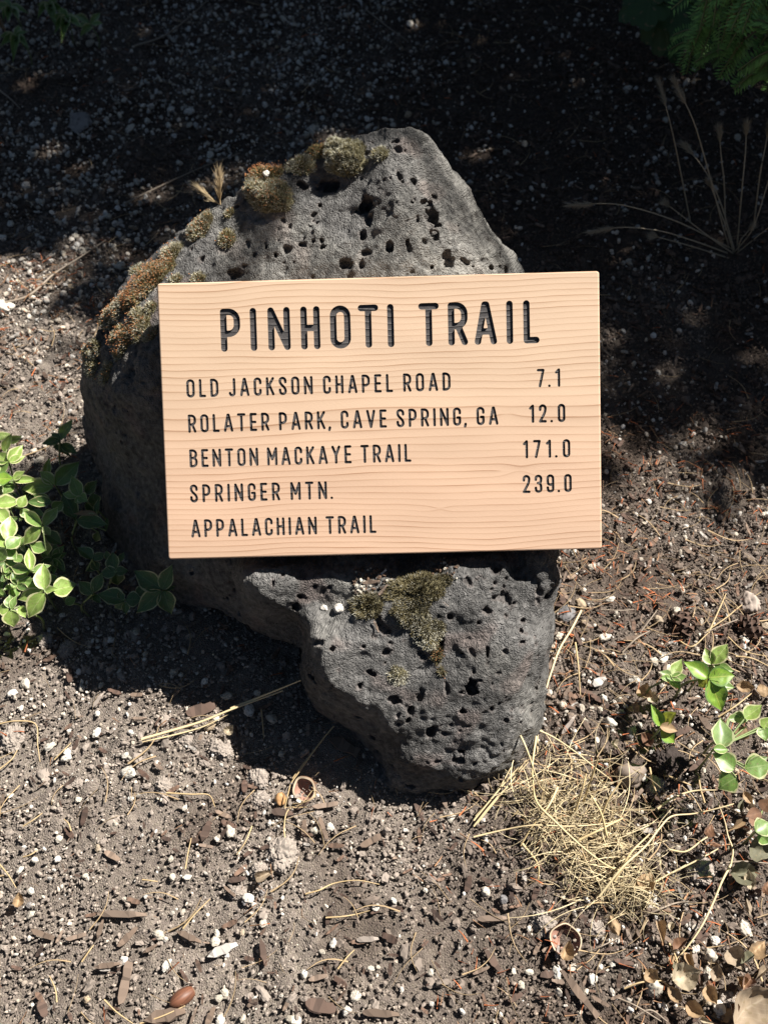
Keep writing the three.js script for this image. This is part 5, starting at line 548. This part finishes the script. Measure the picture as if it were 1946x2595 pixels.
// ---------------------------------------------------------------- nutshells
const shellMat = new THREE.MeshStandardMaterial({ color: rgb(.22, .105, .06), roughness: .55, side: THREE.DoubleSide }), rimMat = new THREE.MeshStandardMaterial({ color: rgb(.50, .40, .28), roughness: .7 });
function halfShell(u, v, px, tilt, turn, label, rimW = .08) {
  const p = onGround(u, v), R = px * .5 * pixelOf(p)[2] / FPX, g = group('nutshell_half', V(p.x, p.y + R * .6, p.z)); tag(g, label, 'nutshell'); const outer = [], inner = [], n = 9;
  for (let i = 0; i <= n; i++) { const t = i / n * Math.PI * .53; outer.push(new THREE.Vector2(Math.sin(t) * R + 1e-5, -Math.cos(t) * R * .8)); inner.push(new THREE.Vector2(Math.sin(t) * R * (1 - rimW) + 1e-5, -Math.cos(t) * R * .7)); }
  const wob = (geo) => { const q = geo.attributes.position; for (let i = 0; i < q.count; i++) { const x = q.getX(i), y = q.getY(i), z = q.getZ(i), a = Math.atan2(z, x), k = 1 + .05 * Math.sin(2 * a) + .03 * Math.sin(5 * a + 1); q.setXYZ(i, x * k, y + (y > -R * .3 ? R * .08 * Math.sin(3 * a) : 0), z * k * 1.08); } geo.computeVertexNormals(); return geo; };
  const bowl = wob(new THREE.LatheGeometry(outer, 30)), inn = wob(new THREE.LatheGeometry(inner, 30)), rim = wob(new THREE.LatheGeometry([inner[n], outer[n]], 30));
  const s = mesh('shell', bowl, shellMat, g); mesh('shell_lining', inn, new THREE.MeshStandardMaterial({ color: rgb(.27, .15, .11), roughness: .8, side: THREE.DoubleSide }), g); mesh('rim', rim, rimMat, g); g.rotation.set(tilt, turn, 0, 'YXZ'); return g;
}
halfShell(...Z5(462, 1790), 78, .38, .4, 'open half nutshell holding a dry leaf, in front of the dry grass'); dryLeaf(...Z5(455, 1880), ...Z5(488, 1770), 36, 'tan', 'small tan leaf lying in the open half nutshell', .009, 0);
halfShell(...ZC(350, 1225), 60, .5, -.3, 'broken half nutshell with a pale rim at the edge of the rock shadow', .16);
{ const p = onGround(...ZC(228, 1275)), m = mesh('nutshell_piece', lumpGeo(90, 5, .14, 1.1), new THREE.MeshStandardMaterial({ color: rgb(.36, .2, .085), roughness: .6 })); m.position.set(p.x, p.y + .004, p.z); m.scale.set(.0042, .0045, .0052); tag(m, 'tan nutshell piece left of the broken half shell', 'nutshell'); }
{ const p = onGround(...Z6(772, 1290)), h = group('hazelnut', V(p.x, p.y + .0022, p.z)); tag(h, 'whole reddish brown nut half sunk in soil at the bottom', 'nut');
  const prof = [[0, -1], [.3, -.97], [.62, -.84], [.86, -.55], [.97, -.15], [.98, .2], [.84, .6], [.52, .92], [.2, 1.06], [0, 1.12]], lathe = (list) => { const g = new THREE.LatheGeometry(list.map(([x, y]) => new THREE.Vector2(x + 1e-5, y)), 32), q = g.attributes.position; for (let i = 0; i < q.count; i++) { const an = Math.atan2(q.getZ(i), q.getX(i)), k = 1 + .05 * Math.cos(2 * an) + .012 * Math.cos(13 * an) + .04 * noise(q.getX(i) * 2, q.getY(i) * 2, q.getZ(i) * 2); q.setX(i, q.getX(i) * k); q.setZ(i, q.getZ(i) * k * .86); } g.computeVertexNormals(); return g; };
  const shell = setColors(lathe(prof.slice(2)), (x, y, z) => { const k = 1 + .35 * Math.sin(Math.atan2(z, x) * 17 + 3 * noise(y * 3, 1, 1)) * .5 + .4 * noise(x * 4, y * 4, z * 4); return [.135 * k, .055 * k, .030 * k]; }); mesh('shell', shell, vcMat(.55), h);
  mesh('cap', lathe(prof.slice(0, 3)), stoneMat(.22, .15, .10), h); h.rotation.set(.25, .5, 1.15); h.scale.set(.0062, .0082, .0062); }
// small cones at the right edge
for (const [x, y, label] of [[1405, 205, 'small dark cone near the right edge below the pale round stone'], [1062, 175, 'small dark cone in the mulch left of the pale round stone']]) {
  const p = onGround(...Z5(x, y)), g = group('small_cone', V(p.x, p.y + .006, p.z)); tag(g, label, 'cone'); const core = lumpGeo(5, 3, .05, 1); const cm = mesh('core', core, stoneMat(.05, .03, .022), g); cm.scale.set(.0065, .006, .0105); const sg = leafGeo(21, .6, .5, .2), sm = stoneMat(.085, .05, .035); sm.side = THREE.DoubleSide;
  for (let i = 0; i < 34; i++) { const t = i / 33, a = i * 2.4, rad = .0062 * Math.sin(Math.PI * (.12 + .8 * t)), s = mesh('scale', sg, sm, g); s.position.set(Math.cos(a) * rad, Math.sin(a) * rad * .95, (t - .5) * .019); const d = V(Math.cos(a), Math.sin(a), .9).normalize(), n = V(Math.cos(a), Math.sin(a), -.6), sd = V(0, 0, 0).crossVectors(d, n).normalize(); s.setRotationFromMatrix(new THREE.Matrix4().makeBasis(d, V(0, 0, 0).crossVectors(sd, d), sd)); s.scale.set(.0055, .0055, .006); }
  g.rotation.set(.2, x, .1);
}
// ---------------------------------------------------------------- straws and stalks
const strawMat = vcMat(.6), STRAW = [.60, .48, .28], STRAW2 = [.46, .34, .18], GREY = [.26, .21, .16];
function straw(Z, pts, r, label, grp, col = STRAW, name = 'straw_stalk') { // pts: [x, y, height]
  const P = pts.map(([x, y, h = .006]) => { const q = Z(x, y); let p = atHeight(...q, h); return atHeight(...q, h + gh(p.x, p.z)); }), T = new Tri(); stalk(T, P, r, r * .55, col, col.map((c) => c * .85), 5, pts.length * 6); const m = mesh(name, T.geo(true), strawMat); tag(m, label, 'stalk', grp); return m;
}
straw(Z5, [[550, 95, .010], [500, 190, .012], [440, 290, .014], [400, 400, .02], [370, 500, .022], [345, 640, .018], [330, 700, .012], [325, 830, .008]], .0010, 'long pale bent stalk running down beside the right edge of the rock');
straw(Z6, [[595, 205, .008], [700, 175, .010], [850, 130, .012], [960, 85, .014], [1080, 40, .018], [1190, 0, .022]], .0011, 'long straw stalk pointing at the left foot of the rock'); straw(Z6, [[600, 215, .006], [720, 190, .007], [860, 150, .008], [960, 100, .01]], .0007, 'thinner straw lying along the long straw stalk');
straw(Z5, [[1315, 1395, .012], [1270, 1480, .012], [1220, 1600, .010], [1160, 1720, .010], [1090, 1820, .008], [1030, 1890, .006]], .00085, 'long bent straw in the lower right leading down to the pale leaves'); straw(Z5, [[1315, 1395, .012], [1325, 1320, .014], [1300, 1250, .014], [1285, 1180, .016], [1250, 1080, .02]], .0007, 'upper part of a bent straw leaning to the right edge plants');
straw(Z5, [[640, 1560, .02], [760, 1410, .03], [880, 1300, .03], [950, 1210, .028], [1010, 1150, .025], [1130, 1135, .025], [1280, 1100, .03], [1330, 1085, .03]], .0008, 'thick kinked straw from the grass clump to the right edge shoot'); straw(Z5, [[900, 1500, .008], [1010, 1440, .008], [1150, 1370, .009], [1250, 1315, .008]], .0008, 'straight straw across the mulch below the thick kinked one'); straw(Z5, [[940, 1110, .01], [1010, 1060, .014], [1120, 1020, .016], [1240, 1015, .02]], .0009, 'thin pale straw beside the dark soil mound'); straw(Z5, [[1000, 1320, .006], [1080, 1330, .008], [1170, 1270, .009], [1230, 1235, .008]], .0008, 'curved thin straw between the grass clump and the right edge');
straw(Z5, [[230, 720, .04], [260, 780, .045], [290, 860, .04], [320, 950, .03], [350, 1010, .015], [420, 1060, .006]], .0008, 'upright dry stalk at the corner of the rock foot'); straw(Z5, [[285, 690, .02], [400, 740, .02], [520, 820, .022], [620, 900, .02], [700, 960, .012]], .0007, 'straw slanting from the rock foot to the grey brown stone'); straw(Z5, [[0, 1255, .005], [150, 1220, .01], [300, 1195, .018], [500, 1200, .02], [740, 1180, .015]], .0007, 'long straw lying across the top of the grass clump');
for (const pts of [[[0, 1170], [90, 1060], [200, 930], [270, 860]], [[20, 1180], [110, 1070], [210, 950], [280, 870]], [[10, 1150], [120, 1020], [190, 900]], [[40, 1120], [140, 1000], [250, 890]], [[0, 1200], [70, 1110], [150, 1020], [230, 960]]]) straw(Z5, pts.map(([x, y], i) => [x, y, .006 + .004 * i]), .0007, 'pale straw of the bundle at the lower right corner of the rock', 'straws bundled at the corner of the rock foot');
for (const pts of [[[0, 140], [70, 128], [150, 140], [160, 230], [170, 300]], [[0, 730], [40, 780], [70, 830]], [[1285, 855], [1340, 840], [1400, 812], [1500, 798], [1595, 815]], [[1370, 955], [1440, 950], [1500, 940], [1555, 925]], [[770, 1000], [820, 940], [885, 875]], [[1060, 570], [1030, 640], [995, 690]], [[780, 750], [790, 690], [805, 620]], [[440, 1300], [490, 1350], [560, 1400]], [[590, 1400], [680, 1370], [780, 1325]], [[230, 290], [270, 250], [300, 220]], [[240, 1310], [235, 1260], [210, 1200]], [[300, 590], [290, 560], [270, 540]], [[100, 570], [140, 545], [180, 515]], [[700, 430], [800, 436], [880, 440], [905, 490]], [[1200, 640], [1195, 570], [1215, 500], [1290, 490]], [[600, 795], [640, 800], [665, 803]], [[1230, 370], [1290, 290], [1360, 200], [1400, 150]], [[1100, 80], [1105, 140], [1110, 200]], [[345, 1140], [380, 1090], [395, 1070]], [[100, 700], [130, 690], [160, 670]], [[0, 330], [50, 290], [75, 250]], [[1420, 1170], [1460, 1120], [1490, 1090]]]) straw(Z6, pts.map(([x, y], i) => [x, y, .005 + .002 * (i % 2)]), .0006, 'thin dry stalk or rootlet on the soil in front of the rock', 'thin stalks on the soil in front of the rock', STRAW2);
for (const pts of [[[870, 1660], [960, 1620], [1050, 1590], [1130, 1590]], [[590, 1840], [660, 1810], [745, 1770]], [[740, 2080], [830, 2120], [960, 2200]], [[560, 1610], [640, 1590], [740, 1600]], [[1000, 1800], [1040, 1900], [1010, 1990]], [[770, 2030], [850, 2000], [960, 1990]], [[520, 260], [535, 380], [545, 530]], [[850, 210], [910, 130], [940, 90]], [[650, 90], [740, 95], [820, 90]], [[760, 310], [830, 240], [900, 200]], [[1190, 200], [1280, 140], [1380, 60], [1470, 0]], [[1180, 210], [1300, 160], [1440, 110]], [[1200, 210], [1250, 100], [1290, 10]], [[1050, 250], [1110, 280], [1200, 210]], [[1340, 330], [1420, 340], [1507, 380]], [[1300, 230], [1380, 300], [1500, 330]], [[1250, 640], [1330, 590], [1420, 520]], [[980, 940], [1040, 960], [1110, 990]], [[900, 900], [920, 990], [960, 1080]], [[1180, 1080], [1160, 1010], [1150, 930]], [[1260, 1390], [1380, 1380], [1507, 1390]], [[820, 2180], [900, 2140], [990, 2200]]]) straw(Z5, pts.map(([x, y], i) => [x, y, .006 + .004 * (i % 2)]), rr(.0005, .0009), 'thin dry stalk lying across the mulch on the right', 'thin stalks across the mulch on the right', rng() < .4 ? GREY : STRAW2);
straw(DD, [[0, 657, .006], [60, 640, .006], [120, 590, .006], [175, 555, .006], [230, 518, .006]], .0015, 'pale twig on the ground left of the rock where shade begins', null, GREY); straw(DD, [[290, 100, .006], [350, 80, .008], [400, 45, .008], [450, 0, .008]], .0014, 'long dim twig in the shade near the top', null, GREY); straw(DD, [[270, 440, .005], [330, 410, .006], [440, 360, .006], [520, 330, .006]], .0010, 'thin dim twig in the shade behind the rock', null, GREY); straw(DD, [[790, 20, .005], [840, 60, .006], [880, 88, .006]], .0010, 'short dim twig in the shade at the top middle', null, GREY); straw(DD, [[0, 195, .006], [25, 215, .006], [45, 235, .006]], .0012, 'short dim twig at the left edge in the shade', null, GREY); straw(DD, [[1250, 640, .006], [1270, 720, .006], [1330, 780, .006]], .0009, 'dim straw in the shade right of the board', null, GREY);
straw(ZC, [[-30, 800, .012], [120, 740, .02], [220, 700, .03], [330, 655, .045]], .0009, 'straw tip reaching under the left foot of the rock'); straw(ZC, [[280, 1180, .006], [360, 1070, .01], [440, 960, .016], [500, 890, .02]], .0005, 'thin straw standing in the rock shadow above the broken shell', null, STRAW2); straw(ZC, [[290, 1290, .008], [350, 1280, .016], [400, 1250, .018], [390, 1220, .012], [330, 1290, .01], [250, 1310, .006]], .00045, 'looped rootlet lying over the broken nutshell', null, STRAW2); straw(ZC, [[245, 1310, .006], [260, 1250, .012], [275, 1190, .014]], .0007, 'upright straw between the two nutshell pieces', null, STRAW2);
// the dry grass clump
{
  const r = rngOf(303), c = onGround(...Z5(600, 1330)), g = group('dry_grass_clump', c); tag(g, 'golden tangle of dry grass at the lower right of the rock', 'grass');
  const T = new Tri(), mk = (u, v, an, px, h0, h1, rad, curl, TT) => { const pts = []; for (let i = 0; i <= 4; i++) { const t = i / 4, a = an + curl * (t - .3), q = [u + Math.cos(a) * px * t, v - Math.sin(a) * px * t * .8], h = lerp(h0, h1, t) + .006 * Math.sin(t * Math.PI) * (.2 + r()), p = atHeight(...q, h); pts.push(p.sub(c)); } const k = rr(.45, 1.15, r), col = r() < .25 ? [.42 * k, .32 * k, .18 * k] : [.60 * k, .50 * k, .31 * k]; stalk(TT, pts, rad, rad * .4, col, col, 3, 6); };
  const blob = () => { const t = Math.sqrt(-2 * Math.log(1 - r() * .94)) * .55, a = r() * 6.283, core = r(); return core < .55 ? Z5(620 + Math.cos(a) * t * 290 , 1300 + Math.sin(a) * t * 260 + Math.cos(a) * t * 70) : core < .82 ? Z5(430 + Math.cos(a) * t * 330, 1040 + Math.sin(a) * t * 250) : Z5(780 + Math.cos(a) * t * 220, 1540 + Math.sin(a) * t * 120); };
  for (let i = 0; i < 820; i++) { const [u, v] = blob(), long = r() < .22; mk(u, v, r() * 6.283, rr(35, long ? 210 : 105, r), rr(.002, .012, r), rr(.002, .018, r), rr(.0002, long ? .00055 : .00034, r), rr(-.6, .6, r), T); }
  tag(mesh('blades', T.geo(false), vcMat(.65), g), null, null, null, 'stuff');
  for (const pts of [[[300, 1000, .01], [330, 1090, .03], [420, 1180, .034], [560, 1310, .034], [680, 1400, .03], [760, 1430, .012]], [[560, 1080, .012], [610, 930, .045], [635, 850, .06]], [[640, 1180, .02], [690, 1060, .04], [755, 965, .05]], [[520, 1120, .02], [560, 990, .045], [575, 930, .05]], [[320, 740, .03], [300, 900, .035], [310, 1050, .03]], [[430, 1000, .02], [380, 1100, .03], [300, 1200, .02], [240, 1300, .01]], [[720, 1480, .02], [800, 1340, .035], [900, 1240, .03]], [[540, 1270, .03], [640, 1220, .036], [760, 1160, .03]], [[250, 1290, .008], [330, 1400, .014], [330, 1470, .008]], [[680, 1250, .03], [650, 1130, .045], [600, 1040, .05]]]) { const S = new Tri(); stalk(S, pts.map(([x, y, h]) => atHeight(...Z5(x, y), h * .8).sub(c)), .0009, .0005, [.60, .47, .25], [.52, .39, .2], 5, 16); mesh('stem', S.geo(true), strawMat, g); }
}
// foxtail heads
function foxtail(TT, pts, r, headLen, col, parent, bristle = .012) { // pts to the tip; last stretch carries the head
  stalk(TT, pts, r, r * .6, col, col, 4, pts.length * 5); const cv = new THREE.CatmullRomCurve3(pts), H = new Tri(), rd = rngOf(Math.round(pts[0].x * 1e5 + pts[1].z * 1e5) >>> 0), tot = cv.getLength(), t0 = 1 - headLen / tot;
  for (let i = 0; i < 170; i++) { const t = lerp(t0, 1, rd()), p = cv.getPoint(clamp(t, 0, 1)), d = cv.getTangent(clamp(t, 0, 1)).add(V(rr(-.42, .42, rd), rr(-.42, .42, rd), rr(-.42, .42, rd))).normalize(), s = V(0, 0, 0).crossVectors(d, V(.3, .8, .5)).normalize(), L = bristle * rr(.5, 1.1, rd), k = rr(.6, 1.1, rd); H.tri(p.clone().addScaledVector(s, .00028), p.clone().addScaledVector(s, -.00028), p.clone().addScaledVector(d, L), col.map((q) => q * k)); const s2 = V(0, 0, 0).crossVectors(d, s); H.tri(p.clone().addScaledVector(s2, .0006), p.clone().addScaledVector(s2, -.0006), p.clone().addScaledVector(d, L * .45), col.map((q) => q * k * .9)); }
  mesh('seed_head', H.geo(false), strawMat, parent);
}
{
  const c = onGround(...Z7(1450, 1650)), g = group('foxtail_grass', c); tag(g, 'clump of dry foxtail grass with bristly heads in the shade at upper right', 'grass'); const T = new Tri(), col = [.44, .37, .26];
  for (const [pts, hl] of [[[[1400, 1600, .0], [1370, 1500, .03], [1240, 1010, .12], [1160, 760, .16], [1050, 540, .18]], .035], [[[1150, 1440, .01], [1100, 1180, .06], [1050, 930, .1], [1010, 760, .13], [950, 540, .15]], .03], [[[1420, 1620, .0], [1060, 1440, .06], [780, 1350, .09], [620, 1325, .1], [380, 1335, .09]], .038], [[[1400, 1650, .0], [1150, 1560, .05], [940, 1500, .07], [700, 1480, .07], [510, 1510, .055]], .042], [[[1380, 1500, .01], [1370, 1180, .07], [1350, 1000, .1], [1340, 850, .12]], .022], [[[1455, 1600, .0], [1490, 1200, .09], [1510, 980, .12], [1515, 830, .14]], .024], [[[1560, 1500, .01], [1610, 1100, .1], [1640, 950, .12], [1662, 830, .14]], .024], [[[1440, 1640, .0], [1560, 1480, .05], [1659, 1180, .1], [1720, 1000, .13]], .02], [[[1430, 1650, .0], [1300, 1560, .03], [1000, 1330, .07]], .004], [[[1400, 1680, .0], [1150, 1600, .03], [930, 1540, .04]], .004], [[[1450, 1650, 0], [1560, 1560, .03], [1700, 1450, .06]], .004], [[[1440, 1640, 0], [1340, 1300, .06], [1240, 1100, .09], [1120, 950, .1]], .02], [[[1460, 1640, 0], [1480, 1560, .02], [1530, 1500, .03]], .003], [[[1430, 1640, 0], [1390, 1500, .03], [1280, 1200, .08]], .004]]) foxtail(T, pts.map(([x, y, h]) => { const q = Z7(x, y), p = atHeight(...q, h); return atHeight(...q, h + gh(p.x, p.z)).sub(c); }), .00075, hl, col, g);
  mesh('stems', T.geo(true), strawMat, g);
  const h = rockHit(...Z2(1365, 428), rockSurf); if (h) { const b = fromABC(...h), g2 = group('foxtail_tips', b), T2 = new Tri(), d0 = pixelOf(b)[2], q = (x, y, k) => atDepth(...Z2(x, y), d0 - k).sub(b); tag(g2, 'two small sunlit foxtail tips on the mossy skyline of the rock', 'grass'); foxtail(T2, [q(1365, 428, 0), q(1358, 330, .004), q(1355, 230, .006), q(1350, 130, .006)], .0006, .021, [.42, .31, .17], g2, .011); foxtail(T2, [q(1360, 425, 0), q(1290, 380, .002), q(1220, 320, .004), q(1160, 270, .004)], .0006, .019, [.42, .32, .18], g2, .010); mesh('stems', T2.geo(true), strawMat, g2); }
}
// ---------------------------------------------------------------- conifer and broad leaves at the top right
{
  const base = V(.66, 0, -1.0), g = group('young_conifer', base); tag(g, 'dark green conifer with flat needled twigs hanging in at top right', 'tree'); const nm = new THREE.MeshPhysicalMaterial({ vertexColors: true, roughness: .5, side: THREE.DoubleSide }), r = rngOf(606);
  const tr = new Tri(); stalk(tr, [V(0, -.02, 0), V(.01, .4, -.02), V(0, 1.0, 0), V(.02, 1.5, 0)], .022, .008, [.09, .06, .045], [.09, .06, .045], 8, 16); mesh('trunk', tr.geo(true), stemMat, g);
  const twig = (pts, w, nl, parent) => { const T = new Tri(), cv = new THREE.CatmullRomCurve3(pts), len = cv.getLength(), n = Math.round(len / .0016); stalk(T, pts, .0013, .0007, [.10, .10, .04], [.12, .16, .05], 4, 10); for (let i = 0; i < n; i++) { const t = i / n, p = cv.getPoint(t), d = cv.getTangent(t), side = V(0, 0, 0).crossVectors(d, w).normalize(), s = i % 2 ? 1 : -1, q = side.clone().multiplyScalar(s).addScaledVector(d, .65).addScaledVector(w, rr(.05, .45, r)).normalize(), L = nl * rr(.75, 1.1, r) * Math.min(1, .5 + 3 * (1 - t)), wd = V(0, 0, 0).crossVectors(q, w).normalize().multiplyScalar(.00105), m = p.clone().addScaledVector(q, L * .5), e = p.clone().addScaledVector(q, L).addScaledVector(w, -L * .12), k = rr(.6, 1.25, r), c0 = [.065 * k, .155 * k, .035 * k], c1 = [.15 * k, .32 * k, .07 * k]; T.tri(p, m.clone().add(wd), m.clone().sub(wd), c0, c1, c1); T.tri(m.clone().add(wd), e, m.clone().sub(wd), c1, c1, c1); } mesh('needle_twig', T.geo(false), nm, parent); };
  const W = V(-.1, .8, .6).normalize(), zt = (x, y, h) => atHeight(...Z7(x, y), h).sub(base);
  for (const [x0, y0, h0, x1, y1, h1, b = 0] of [[1480, -250, .22, 1215, 375, .15], [1400, -100, .23, 1440, 290, .16], [1500, 250, .18, 1430, 470, .13], [1560, 0, .22, 1500, 330, .16], [1730, 420, .2, 1515, 560, .15], [1740, 330, .22, 1600, 470, .18], [1760, 120, .24, 1640, 210, .2], [1380, -200, .25, 1200, 60, .22], [1500, -150, .26, 1330, 110, .2], [1660, -100, .26, 1560, 160, .22], [1650, -120, .26, 1480, 40, .24], [1300, 80, .2, 1180, 240, .16], [1750, 200, .26, 1580, 330, .18], [1800, 500, .2, 1640, 600, .15], [1300, 150, .16, 1080, 430, .1], [1430, 350, .15, 1290, 420, .11]]) { const A = zt(x0, y0, h0), B = zt(x1, y1, h1), M = A.clone().lerp(B, .5).add(V(0, .012, 0)); twig([A, M, B], W.clone().add(V(rr(-.25, .25, r), 0, rr(-.2, .2, r))).normalize(), .0115, g); for (const t of [.35, .62]) for (const s of [1, -1]) { const p = new THREE.CatmullRomCurve3([A, M, B]).getPoint(t), d = B.clone().sub(A).normalize(), sd = V(0, 0, 0).crossVectors(d, W).normalize(), e = p.clone().addScaledVector(d, .035).addScaledVector(sd, s * .028 * (1.2 - t)); twig([p, p.clone().lerp(e, .5).add(V(0, .003, 0)), e], W, .0105, g); } const br = new Tri(); stalk(br, [V(0, h0 + .25, 0), A.clone().multiplyScalar(.5).add(V(0, .18, 0)), A], .005, .0018, [.09, .07, .045], [.1, .09, .045], 5, 8); mesh('branch', br.geo(true), stemMat, g); }
  for (let i = 0; i < 34; i++) { const a = i * 2.4, y = .35 + i * .033, L = .36 * (1 - .6 * i / 34), A = V(0, y, 0), B = V(Math.cos(a) * L, y - .06, Math.sin(a) * L); const P = base.clone().add(B), [pu, pv] = pixelOf(P); if (pu < 2050 && pv > -100) continue; const br = new Tri(); stalk(br, [A, A.clone().lerp(B, .5), B], .004, .0015, [.09, .07, .045]); mesh('branch', br.geo(true), stemMat, g); twig([A.clone().lerp(B, .3), A.clone().lerp(B, .65), B], V(0, 1, 0), .02, g); }
  // lobed leaves under the conifer
  const lobe = (s0) => { const pos = [0, 0, 0], uv = [0, .5], idx = [], n = 44; for (let i = 0; i <= n; i++) { const a = (i / n - .5) * 2 * Math.PI * .93, lob = .62 + .28 * Math.pow(Math.abs(Math.cos(a * 2.5 / 1.0)), .7) + .05 * Math.abs((i * 2 % 3) - 1), R = lob * (1 - .28 * Math.abs(a) / Math.PI); pos.push(Math.cos(a) * R * .6 + .35, .05 * noise(Math.cos(a) * 2, Math.sin(a) * 2, s0) - .07 * R * R, Math.sin(a) * R * .62); uv.push(.5 + .5 * R * Math.cos(a), .5 + .5 * R * Math.sin(a)); if (i) idx.push(0, i + 1, i); } const q = new THREE.BufferGeometry(); q.setAttribute('position', new THREE.Float32BufferAttribute(pos, 3)); q.setAttribute('uv', new THREE.Float32BufferAttribute(uv, 2)); q.setIndex(idx); q.computeVertexNormals(); return q; };
  const lv = [lobe(1), lobe(5)], lm = new THREE.MeshPhysicalMaterial({ map: leafTex(30, [.028, .075, .012], [.045, .10, .025], [.028, .07, .012], .01), roughness: .55, side: THREE.DoubleSide, transmission: .2, thickness: 0 });
  const foot = onGround(...Z7(1000, 180)), bp = group('broad_leaved_plant', V(foot.x + .1, 0, foot.z - .22)); tag(bp, 'plant with large lobed dark green leaves under the conifer twigs', 'plant'); const st = new Tri();
  for (const [x0, y0, h0, x1, y1, h1, w] of [[880, -20, .10, 660, 140, .07, 240], [960, 40, .11, 950, 400, .06, 260], [900, -60, .13, 860, 220, .1, 280], [1080, -40, .12, 1090, 300, .09, 300], [980, -120, .14, 900, 40, .12, 220], [1180, 60, .1, 1240, 420, .06, 220], [820, -90, .1, 700, -10, .09, 200], [1250, -60, .12, 1290, 200, .09, 260], [1020, 200, .06, 1060, 430, .04, 160]]) { const P0 = atHeight(...Z7(x0, y0), h0), P1 = atHeight(...Z7(x1, y1), h1), m = leafMesh(bp, P0, P1, w * .3894 * pixelOf(P0)[2] / FPX, 'dark', lv, 'leaf', .2); m.material = lm; stalk(st, [V(0, 0, 0), P0.clone().sub(bp.position).multiplyScalar(.6).add(V(0, .04, 0)), P0.clone().sub(bp.position)], .0016, .0011, [.07, .09, .04]); } mesh('stem', st.geo(true), stemMat, bp);
}
// the evergreen hedge beyond the bed, which keeps the sun off the ground behind the rock
{
  const g = group('evergreen_hedge', V(1.1, 0, -1.62)); tag(g, 'tall dense evergreen hedge standing beyond the shaded bed', 'hedge'); const r = rngOf(909), T = new Tri(), o = g.position;
  const dirX = .934, dirZ = .358, top0 = [1.43, 2.0, -1.315];
  for (let i = 0; i < 6; i++) { const s = (i - 3.4) * .44, cx = top0[0] + dirX * s, cz = top0[2] + dirZ * s, tt = new Tri(); stalk(tt, [V(cx - o.x, 0, cz - o.z - .1), V(cx - o.x, 1.6, cz - o.z - .1)], .03, .012, [.08, .055, .04], [.08, .055, .04], 7, 6); mesh('trunk', tt.geo(true), stemMat, g); }
  for (let i = 0; i < 30000; i++) { const s = rr(-1.75, 1.15, r), y = 2.05 - 1.93 * Math.pow(r(), 1.35), d = -rr(0, .42, r), cx = top0[0] + dirX * s - dirZ * d, cz = top0[2] + dirZ * s + dirX * d, edge = 2.0 + .06 * noise(s * 5, 1, 3) + .06 * noise(s * 13, 5, 3) + .02 * noise(s * 40, 8, 3) + d * .25; if (y > edge) continue; if (y < .5 && s < -.2 && cz > -1.75) continue; const p = V(cx, y, cz).sub(o), q = V(rr(-1, 1, r), rr(-.6, 1, r), rr(-1, 1, r)).normalize(), w = V(0, 0, 0).crossVectors(q, V(rr(-1, 1, r), rr(-1, 1, r), rr(-1, 1, r))).normalize().multiplyScalar(rr(.010, .02, r)), L = rr(.05, .1, r), k = rr(.5, 1.2, r), c = [.03 * k, .065 * k, .022 * k], m = p.clone().addScaledVector(q, L * .5), e = p.clone().addScaledVector(q, L); T.tri(p, m.clone().add(w), m.clone().sub(w), c); T.tri(m.clone().add(w), e, m.clone().sub(w), c); }
  mesh('crown', T.geo(false), vcMat(.7), g);
}
scene.traverse((o) => { if (o.isMesh) o.castShadow = o.receiveShadow = true; });
renderer.render(scene, camera);
